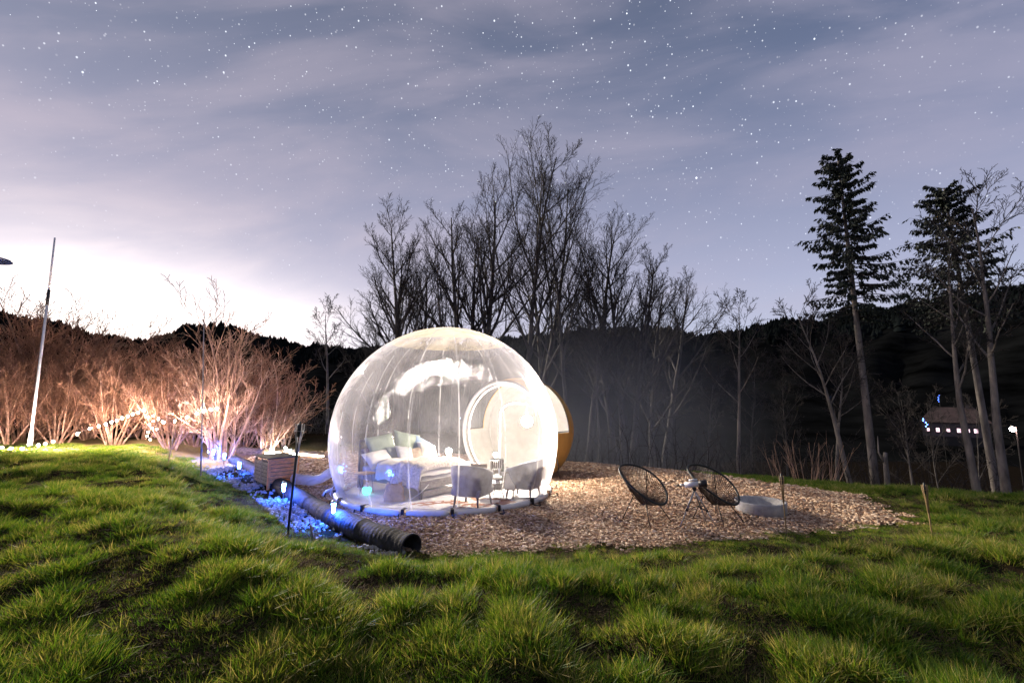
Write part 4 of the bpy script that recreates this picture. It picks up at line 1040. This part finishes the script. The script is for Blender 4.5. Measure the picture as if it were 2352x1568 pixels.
# ------------------------------------------------------------------ blower box and hose
t = empty('blower_box', (-5.42, 10.40, 0.0), R(45), 'slatted wooden box housing the blower left of the dome', 'wooden box')
WB, LB, HB = .66, 1.0, .66     # local x = front width, local y = depth
for sx in (0, WB - .05):
    for sy in (0, LB - .05): MB().box((sx + .025, sy + .025, HB / 2 - .05), (.05, .05, HB + .04)).build('post', m_teak if sy == 0 else m_greywood, t)
for k in range(6): MB().box((WB / 2, .02, .17 + k * .082), (WB - .10, .02, .070), Matrix.Translation((0, 0, 0))).build('front_slat', m_teak, t, bevel=.003)
MB().box((WB / 2, .018, HB - .02), (WB + .04, .05, .04)).build('front_rail', m_teak, t, bevel=.003)
for k in range(6): MB().box((.015, LB / 2, .14 + k * .082), (.02, LB - .10, .066)).build('side_slat', m_greywood, t, bevel=.003)
for k in range(6): MB().box((WB - .015, LB / 2, .14 + k * .082), (.02, LB - .10, .066)).build('side_slat', m_greywood, t, bevel=.003)
MB().box((.015, LB / 2, .35), (.03, .04, .56)).build('side_batten', m_greywood, t)
MB().box((WB / 2, LB / 2 + .02, HB + .01), (WB + .02, LB, .03)).build('lid', m_lid, t, bevel=.006)
MB().box((WB / 2, LB / 2, .30), (WB - .12, LB - .12, .5)).build('inner_box', m_black, t)
t2 = MB().tube([(-4.98, 10.72, .20), (-4.75, 10.62, .19), (-4.45, 10.5, .19), (-4.25, 10.44, .25), (-4.0, 10.36, .40), (-3.80, 10.32, .50)], [.115, .112, .108, .10, .108, .112], 20, caps=False).build('air_hose', membrane('milky_hose', (.80, .82, .88), .55, .3, .08, bs=9), None, True)
tag(t2, 'milky plastic air hose running from the wooden box into the dome', 'hose')
cb_ = MB().tube([(-3.62, 9.75, .30), (-3.70, 9.70, .2), (-3.72, 9.62, .08), (-3.66, 9.55, .03)], .008, 6).build('guy_cord', m_white_plastic, None, True); tag(cb_, 'thin white cord hanging down outside the left foot of the dome', 'cord')
# ------------------------------------------------------------------ drain pipe
pp = [G(944, 1256, .10), G(880, 1235, .10), G(820, 1212, .10), G(760, 1186, .09), G(708, 1155, .08), G(668, 1130, .08), G(632, 1108, .08), G(600, 1088, .08), G(570, 1070, .07), G(536, 1056, .07)]
pts = []
for i in range(len(pp) - 1):
    nseg = max(2, int((pp[i + 1] - pp[i]).length / .022))
    for k in range(nseg): pts.append(pp[i].lerp(pp[i + 1], k / nseg))
rad = []
for i, p in enumerate(pts):
    L = i * .022; rad.append(.165 * (1 + .012 * (1 if (i // 2) % 2 else -1) + .10 * (float(vn(np.array([L * 9]), np.array([3.]), 1, 92)[0]) - .5)) * (1 + .16 * (float(vn(np.array([L * 1.3]), np.array([0.]), 1, 91)[0]) - .5)) * (1 - .12 * i / len(pts)))
t = empty('drain_pipe', (pts[0].x, pts[0].y, 0), 0, 'thick crumpled black drain pipe with open end lying in the ditch', 'pipe')
o = MB().tube([p - Vector((pts[0].x, pts[0].y, 0)) for p in pts], rad, 18, caps=False).build('pipe_wall', m_pipe, t, True)
d = (pp[0] - pp[1]).normalized()
ip = MB().tube([Vector((0, 0, pts[0].z)) + d * .004, Vector((0, 0, pts[0].z)) - d * .5], [.147, .14], 18, caps=False).build('pipe_bore', m_pipe, t, True)
rim_ = []
u_ = d.cross(UP).normalized(); w_ = u_.cross(d)
MB().tube([Vector((0, 0, pts[0].z)) + (u_ * math.cos(a) + w_ * math.sin(a)) * .157 for a in [2 * PI * k / 28 for k in range(28)]], .014, 6, closed=True).build('pipe_lip', m_pipe, t, True)
# ------------------------------------------------------------------ blue spike lights
def spike(px, py, z, h, label, mat=m_blue):
    p = G(px, py, z); t = empty('spike_light', p, 0, label, 'garden light', 'blue solar spike lights along the drain pipe')
    MB().tube([(0, 0, -.08), (0, 0, h - .18)], .009, 8).build('spike', m_steel, t)
    MB().lathe([(.001, h - .18), (.020, h - .18), (.032, h - .03), (.001, h - .03)], 12).build('led_glass', mat, t)
    MB().lathe([(.001, h - .03), (.042, h - .03), (.040, h), (.001, h + .01)], 14).build('cap', m_steel, t, True)
    return t
spike(764, 1208, .05, .38, 'nearest blue spike light standing right of the tall black torch')
spike(650, 1150, .05, .36, 'blue spike light just left of the tall black torch, below the wooden box')
spike(548, 1092, .05, .36, 'blue spike light left of the wooden box')
spike(514, 1066, .05, .34, 'blue spike light beside the second one from the far end of the pipe')
spike(489, 1055, .05, .34, 'second blue spike light counted from the far end of the pipe')
spike(478, 1050, .05, .34, 'furthest blue spike light beside the thin grey pole')
p = G(655, 1045, .02); t = empty('spike_light', p, 0, 'bright cyan light standing in front of the log border behind the wooden box', 'garden light')
MB().tube([(0, 0, 0), (0, 0, .22)], .01, 8).build('spike', m_steel, t); ico('led_glass', .035, m_cyan, t, (0, 0, .25), 2)
# ------------------------------------------------------------------ torches and stakes
def torch(base, top, label, pole_mat, head_mat, hr=.045, hh=.22, pr=.011, group='garden torches around the terrace'):
    b = Vector(base); tp = Vector(top); L = (tp - b).length; q = (tp - b).to_track_quat('Z', 'Y')
    t = empty('garden_torch', b, 0, label, 'torch', group); t.rotation_mode = 'QUATERNION'; t.rotation_quaternion = q
    MB().tube([(0, 0, -.08), (0, 0, L * .5), (0, 0, L - hh - .05)], [pr * .75, pr, pr * 1.15], 8).build('pole', pole_mat, t, True)
    for k in range(6):
        a = 2 * PI * k / 6; c, s_ = math.cos(a), math.sin(a)
        MB().tube([(c * pr * .8, s_ * pr * .8, L - hh - .22), (c * hr * .45, s_ * hr * .45, L - hh - .02), (c * hr * .95, s_ * hr * .95, L - hh * .55), (c * hr, s_ * hr, L - .03)], [.006, .006, .005, .005], 5).build('strip', head_mat, t, True)
    MB().lathe([(.001, L - hh * .85), (hr * .62, L - hh * .8), (hr * .78, L - .05), (hr * .5, L - .04), (.012, L - .03), (.012, L + .0), (.001, L + .005)], 14).build('oil_can', m_black, t, True)
    MB().tube([(hr * math.cos(a), hr * math.sin(a), L - hh * .5) for a in [2 * PI * k / 12 for k in range(12)]], .004, 5, closed=True).build('hoop', head_mat, t, True)
b = G(662, 1216, .12); torch(b, A(690, 968, b.y - .02), 'tall black metal torch beside the drain pipe left of the dome', m_black, m_steel, .062, .27, .021)
b = G(1806, 1222, .08); torch(b, A(1794, 1087, b.y + .03), 'bamboo torch standing beside the concrete fire bowl', m_bamboo, m_bamboo, .032, .19, .009)
b = G(2142, 1233, .10); torch(b, A(2122, 1108, b.y + .03), 'bamboo torch leaning left alone on the lawn at the right', m_bamboo, m_bamboo, .032, .19, .012)
b = G(386, 1060, .4); t = MB().tube([b - Vector((0, 0, .1)), A(405, 962, b.y)], .013, 8).build('bamboo_stake', m_bamboo, None, True); tag(t, 'leaning bamboo stake at the lawn edge holding the fairy lights', 'stake')
b = G(462, 1082, .3); t = MB().tube([b - Vector((0, 0, .1)), b.lerp(A(469, 715, b.y), .5), A(469, 715, b.y)], [.018, .014, .010], 8).build('metal_pole', m_steel, None, True); tag(t, 'thin tall grey pole beside the far end of the drain pipe', 'pole')
b = G(722, 1236, .12); t = MB().tube([b - Vector((0, 0, .08)), A(713, 1205, b.y)], [.02, .016], 6).build('wooden_peg', m_greywood, None, True); tag(t, 'short grey wooden peg in the grass below the tall black torch', 'peg')
b = G(67, 1034, .4)
t = empty('white_pole', b, 0, 'tall white pole rising in front of the brush hedge at the left', 'pole')
H1 = A(103, 700, b.y).z - b.z; H2 = A(126, 546, b.y).z - b.z; tx_ = A(126, 546, b.y).x - b.x
MB().tube([(0, 0, -.1), (tx_ * .5, 0, H1)], [.042, .034], 12).build('lower_tube', m_white_plastic, t, True)
MB().tube([(tx_ * .5, 0, H1 - .02), (tx_ * .55, 0, H1 + .5)], .042, 12).build('sleeve', m_black, t, True)
MB().tube([(tx_ * .55, 0, H1 + .5), (tx_, 0, H2)], [.030, .024], 12).build('upper_tube', m_white_plastic, t, True)
MB().lathe([(.06, -.05), (.06, .55), (.042, .58)], 14).build('ground_sleeve', m_white_plastic, t, True)
# street-lamp head poking in at the left edge
p = A(-34, 596, 12.5); t = empty('street_lamp', (p.x, p.y, hz(p.x, p.y)), 0, 'dark blue lamp hood poking in at the left edge of the sky', 'lamp post')
zz = p.z - hz(p.x, p.y)
MB().lathe([(.001, .14), (.30, .10), (.52, .04), (.54, 0), (.40, -.03), (.15, -.02)], 28, (0, 0, zz)).build('hood', M('dark_blue_enamel', (.03, .05, .14), .35, .2), t, True)
MB().tube([(0, 0, -.1), (0, 0, zz)], .05, 10).build('post', m_black, t)
MB().tube([(.40, 0, zz - .03), (.30, 0, zz - .2), (.10, 0, zz - .5), (0, 0, zz - .9)], .02, 8).build('bracket', m_log, t)
# ------------------------------------------------------------------ string lights
def string_light(name, pts, sag, label, mat, r=.03, every=1):
    P3 = [Vector(p) for p in pts]; o0 = P3[0].copy(); t = empty(name, o0, 0, label, 'string lights')
    wire = []
    for i in range(len(P3) - 1):
        for k in range(4):
            q = P3[i].lerp(P3[i + 1], k / 4); q.z += -sag * math.sin(PI * k / 4) + .035; wire.append(q - o0)
    wire.append(P3[-1] - o0 + Vector((0, 0, .035)))
    MB().tube(wire, .006, 5).build('wire', m_black, t)
    me = None
    for p in P3:
        if me is None: o = ico('bulb', r, mat, t, p - o0, 1, 1.2); me = o.data
        else:
            o = bpy.data.objects.new('bulb', me); C.objects.link(o); o.parent = t; o.location = p - o0
    return t
string_light('string_lights', [A(*q, 14.0) for q in [(-20, 1028), (4, 1027), (25, 1029), (50, 1030), (88, 1022), (104, 1019), (122, 1014)]], .04, 'row of fairy bulbs lying low along the hedge foot at the left edge', m_fairy, .028)
string_light('string_lights', [A(x_, y_, 14.6) for x_, y_ in [(178, 996), (206, 984), (226, 979), (243, 974), (256, 969), (268, 966), (281, 960), (293, 956), (305, 951), (317, 947), (330, 942)]], .03, 'rising row of bright fairy bulbs in the middle of the hedge', m_fairy, .028)
string_light('string_lights', [A(x_, y_, 14.2) for x_, y_ in [(375, 970), (402, 967), (429, 958), (452, 950), (468, 944), (484, 940), (498, 938)]], .03, 'row of fairy bulbs from the bamboo stake to the tallest shrub', m_fairy, .028)
string_light('string_lights', [A(x_, y_, 15.2) for x_, y_ in [(341, 958), (352, 955), (364, 961), (373, 968), (352, 967), (343, 975), (349, 983), (360, 985), (340, 992), (338, 1001), (345, 1009)]], .03, 'bunch of small bulbs drooping inside the hedge between the two bright rows', EM('soft_bulb_light', (1, .8, .6), 60), .03)
rp = [G(x_, y_, .10) for x_, y_ in zip(np.linspace(606, 762, 34), np.linspace(1040, 1047, 34) + np.sin(np.linspace(0, 9, 34)) * 1.2)]
string_light('rope_light', rp, .0, 'beaded rope light lying along the log border behind the wooden box', m_rope, .032)
rp = [G(x_, y_, .12) for x_, y_ in zip(np.linspace(618, 646, 10), [1040, 1042, 1039, 1041, 1043, 1040, 1042, 1039, 1041, 1042])]
string_light('rope_light', rp, .0, 'bright coiled bundle of light beads at the left end of the log border', EM('bundle_light', (1, .88, .7), 260), .04)
# logs
def log(a, b_, r, label):
    a = Vector(a); b_ = Vector(b_); n_ = 14; pts = [a.lerp(b_, k / n_) for k in range(n_ + 1)]
    rr_ = [r * (1 + .12 * math.sin(k * 2.1) + .05 * math.sin(k * 5.3)) for k in range(n_ + 1)]
    o = MB().tube(pts, rr_, 14).build('log', m_log, None, True); tag(o, label, 'log', 'logs bordering the terrace')
log(G(542, 1035, .1), G(612, 1040, .1), .16, 'short dark log at the foot of the tallest shrub')
log(G(628, 1036, .08), G(772, 1050, .08), .13, 'long pale log running along the back of the chips left of the dome')
log(G(500, 1050, .05), G(545, 1048, .05), .05, 'thin pale log lying beside the far end of the drain pipe')

# ------------------------------------------------------------------ cord chairs, telescope, fire bowl
def cord_chair(loc, rz, label):
    t = empty('cord_chair', loc, rz, label, 'chair', 'round cord chairs on the wood chips')
    b0, f0 = Vector((-.41, 0, .88)), Vector((.44, 0, .33)); c0 = (b0 + f0) / 2; ax = (f0 - b0) / 2; nrm = Vector((ax.z, 0, -ax.x)).normalized()
    def rim(a): 
        w = .37 * (1 - .10 * math.cos(a)); bow = .05 * (math.sin(a) ** 2)
        return c0 + ax * math.cos(a) + Vector((0, w * math.sin(a), 0)) + nrm * bow * (-1)
    n_ = 64
    MB().tube([rim(2 * PI * k / n_) for k in range(n_)], .017, 10, closed=True).build('rim', m_rim, t, True)
    hub = Vector((.04, 0, .265)); hr = .055
    MB().tube([hub + Vector((hr * math.cos(2 * PI * k / 24), hr * math.sin(2 * PI * k / 24), 0)) for k in range(24)], .009, 6, closed=True).build('hub_ring', m_rim, t, True)
    cm = MB(); m_ = 76
    for k in range(m_):
        a = 2 * PI * k / m_; p = rim(a); q = hub + Vector((hr * math.cos(a), hr * math.sin(a), 0))
        mid = p.lerp(q, .5) + (-nrm if nrm.z > 0 else nrm) * .0 + Vector((-.03, 0, -.015))
        cm.tube([p, mid, q], .0055, 4, caps=False)
    o = cm.build('cord_seat', m_cord, t, True)
    for px_, py_, qx, qy, zt in ((-.06, .17, -.20, .30, .40), (-.06, -.17, -.20, -.30, .40), (.20, .14, .40, .26, .31), (.20, -.14, .40, -.26, .31)):
        MB().tube([(px_, py_, zt), (qx, qy, 0)], .0085, 8).build('leg', m_cord, t, True)
    MB().tube([(-.06, .17, .40), (hub.x, .055, hub.z), (.20, .14, .31)], .009, 6).tube([(-.06, -.17, .40), (hub.x, -.055, hub.z), (.20, -.14, .31)], .009, 6).build('seat_frame', m_cord, t, True)
    t.scale = (.95, .95, .95)
    # rear brace up to the rim
    MB().tube([(-.06, .17, .40), tuple(rim(R(125)))], .008, 6).tube([(-.06, -.17, .40), tuple(rim(R(-125)))], .008, 6).build('back_brace', m_cord, t, True)
    return t
c1 = G(1478, 1192, .02); c2 = G(1640, 1192, .02)
cord_chair(c1, R(-60), 'black rimmed cord chair on the wood chips, the left of the two')
cord_chair(c2, R(-62), 'black rimmed cord chair right behind the telescope')
b = G(1612, 1206, .02)
t = empty('telescope', b, R(0), 'white telescope with black hood on a metal tripod in front of the right cord chair', 'telescope')
hd = Vector((-.09, 0, .56)); top = Vector((-.09, 0, .54))
feet = [Vector((-.38, -.10, 0)), Vector((.13, .13, 0)), Vector((.16, -.22, 0))]
for f in feet:
    k_ = top.lerp(f, .55)
    l = MB().tube([top, k_], .014, 8).build('leg', m_steel, t, True)
    MB().tube([top.lerp(f, .5), f], .009, 8).build('lower_leg', m_steel, l, True)
    MB().tube([top.lerp(f, .52), top.lerp(f, .57)], .019, 8).build('leg_clamp', m_black, l)
sp_ = MB(); cc = Vector((-.06, -.02, .30))
for f in feet: sp_.tube([cc, top.lerp(f, .55)], .006, 6)
sp_.build('spreader', m_black, t)
ico('mount', .035, m_black, t, top + Vector((0, 0, .02)), 2)
axd = Vector((.80, -.52, .16)).normalized(); c0 = hd + Vector((.02, 0, .07))
def ct(a, b_, ra_, rb_, name, mat, par=t): return MB().tube([c0 + axd * a, c0 + axd * b_], [ra_, rb_], 22).build(name, mat, par, True)
ct(-.16, .06, .045, .045, 'tube', m_white_plastic); ct(.06, .17, .055, .057, 'hood', m_black); ct(-.24, -.16, .018, .022, 'focuser', m_steel)
ct(-.29, -.24, .016, .014, 'eyepiece', m_black)
c0 = c0 + Vector((0, 0, .07)); ct(-.10, .03, .014, .016, 'finder_scope', m_white_plastic)
fb_ = G(1748, 1178, .0); t = empty('fire_bowl', (fb_.x, fb_.y, .02), 0, 'shallow round concrete fire bowl on the wood chips', 'fire bowl')
MB().lathe([(.37, -.02), (.405, .0), (.415, .185), (.41, .20), (.385, .20), (.375, .19), (.36, .06), (.001, .05)], 64).build('bowl', m_concrete, t, True)

# ------------------------------------------------------------------ far house, lamp, blue lights
def far_pt(px, py, D):
    d = ray(px, py); d = d / math.hypot(d.x, d.y); return Vector((d.x * D, d.y * D, CAM_Z + d.z * D))
hp = far_pt(2196, 1003, 150)
t = empty('farmhouse', hp, math.atan2(-hp.x, hp.y), 'distant farmhouse with a row of lit windows in the dark valley at the right', 'house')
m_wall = M('pink_lit_plaster', (.12, .10, .11), .8, .15, 1, .3); m_roof = M('old_tile_roof', (.07, .045, .045), .8, .3, 1, .4)
MB().box((0, 3.5, 1.7), (11.5, 7, 3.4)).build('wall', m_wall, t)
MB().add([(-6.3, -.6, 3.3), (6.3, -.6, 3.3), (6.3, 7.6, 3.3), (-6.3, 7.6, 3.3), (-3.6, 3.5, 6.8), (3.6, 3.5, 6.8)], [(0, 1, 5, 4), (1, 2, 5), (2, 3, 4, 5), (3, 0, 4), (3, 2, 1, 0)]).build('roof', m_roof, t)
m_win = EM('lit_window_pink', (1.0, .66, .78), 2.2)
for k, x_ in enumerate((-4.6, -3.0, -1.2, .6, 2.1, 3.4, 4.8)):
    w_ = MB().box((x_, -.04, 1.5), (.9, .12, 1.0 + .2 * (k % 2))).build('window', m_leg, t); MB().box((x_, -.12, 1.5), (.6, .04, .7 + .2 * (k % 2))).build('pane', m_win, w_)
MB().box((2.6, 3.5, 6.4), (.7, .7, 1.8)).build('chimney', m_wall, t)
MB().box((0, 3.5, -4), (11.3, 6.8, 8)).build('cellar_wall', m_black, t)
lp_ = far_pt(2334, 985, 70); gz = -9.0
t = empty('street_lamp', (lp_.x, lp_.y, gz), 0, 'distant street lamp shining in the valley at the right edge', 'lamp post')
MB().tube([(0, 0, 0), (0, 0, lp_.z - gz + .2), (-.5, 0, lp_.z - gz + .3)], .07, 8).build('post', m_black, t)
ico('lamp_head', .22, EM('sodium_lamp_light', (1.0, .62, .52), 260.0), t, (-.5, -.1, lp_.z - gz), 2)
for px, py, D, lab in ((2125, 970, 75, 'small blue light in the dark trees left of the farmhouse'), (2157, 915, 90, 'dim blue light high in the dark trees above the farmhouse')):
    q = far_pt(px, py, D); t = empty('garden_light', (q.x, q.y, -9.0), 0, lab, 'garden light', 'distant blue lights')
    MB().tube([(0, 0, 0), (0, 0, q.z + 9)], .02, 6).build('post', m_black, t)
    for k in range(5): ico('led', .07, EM('far_blue_led', (.08, .2, 1.0), 18 if px < 2140 else 5), t, (random.uniform(-.25, .25), random.uniform(-.2, .2), q.z + 9 + (k - 2) * .22), 1)
# dark bushes around the farmhouse

# ------------------------------------------------------------------ mist drifting behind the dome
mm = bpy.data.materials.new('mist'); mm.use_nodes = True; t_ = mm.node_tree; t_.nodes.clear(); n = N(t_)
out = n.new('ShaderNodeOutputMaterial'); pv = n.new('ShaderNodeVolumePrincipled')
pv.inputs['Color'].default_value = (.80, .84, .95, 1); pv.inputs['Anisotropy'].default_value = .2
tc = n.new('ShaderNodeTexCoord').outputs['Object']
ln_ = n.vmath('LENGTH', tc).outputs['Value']
n.t.links.new(n.math('MULTIPLY', n.math('POWER', n.math('SUBTRACT', 1.0, ln_, clamp=True), 1.3), .085), pv.inputs['Density'])
n.t.links.new(pv.outputs[0], out.inputs['Volume'])
bm = bmesh.new(); bmesh.ops.create_icosphere(bm, subdivisions=3, radius=1.0); me = bpy.data.meshes.new('mist'); bm.to_mesh(me); bm.free()
mist = link('mist', me, mm); mist.location = (3.4, 17.8, 1.0); mist.scale = (7.5, 4.6, 5.2)
tag(mist, 'pale mist drifting in front of the dark wood right of the dome', 'mist', kind='stuff')

# ------------------------------------------------------------------ dark brushwood below the lawn edge
rg2 = np.random.default_rng(9); nS = 5200
ux = rg2.uniform(-16, 40, nS); uy = rg2.uniform(15, 42, nS); qq = (ux * .75 + uy - 15.2) / 1.25
kk = np.where(ux < -4, uy > 19.5, qq > 3.0) & (np.abs(ux) < 1.25 * uy); ux, uy = ux[kk], uy[kk]; uz = height(ux, uy)
P0, P1, Ra, Rb = [], [], [], []
for x_, y_, z_ in zip(ux, uy, uz):
    hgt = rg2.uniform(.6, 2.0); p = np.array([x_, y_, z_ - .1]); d = np.array([rg2.normal(0, .3), rg2.normal(0, .3), 1.0])
    for s_i in range(4):
        q = p + d * hgt / 4; P0.append(p); P1.append(q); Ra.append(.016 - .003 * s_i); Rb.append(.013 - .003 * s_i)
        for _ in range(2):
            e2 = q + np.array([rg2.normal(0, .22), rg2.normal(0, .22), abs(rg2.normal(.2, .15))]) * hgt * .5
            P0.append(q); P1.append(e2); Ra.append(.007); Rb.append(.004)
        p = q; d = d + np.array([rg2.normal(0, .2), rg2.normal(0, .2), 0])
o = seg_mesh('brushwood', P0, P1, Ra, Rb, 3, m_twig, None)
tag(o, 'tangled dark brushwood on the slope below the lawn edge', 'brushwood', kind='stuff')
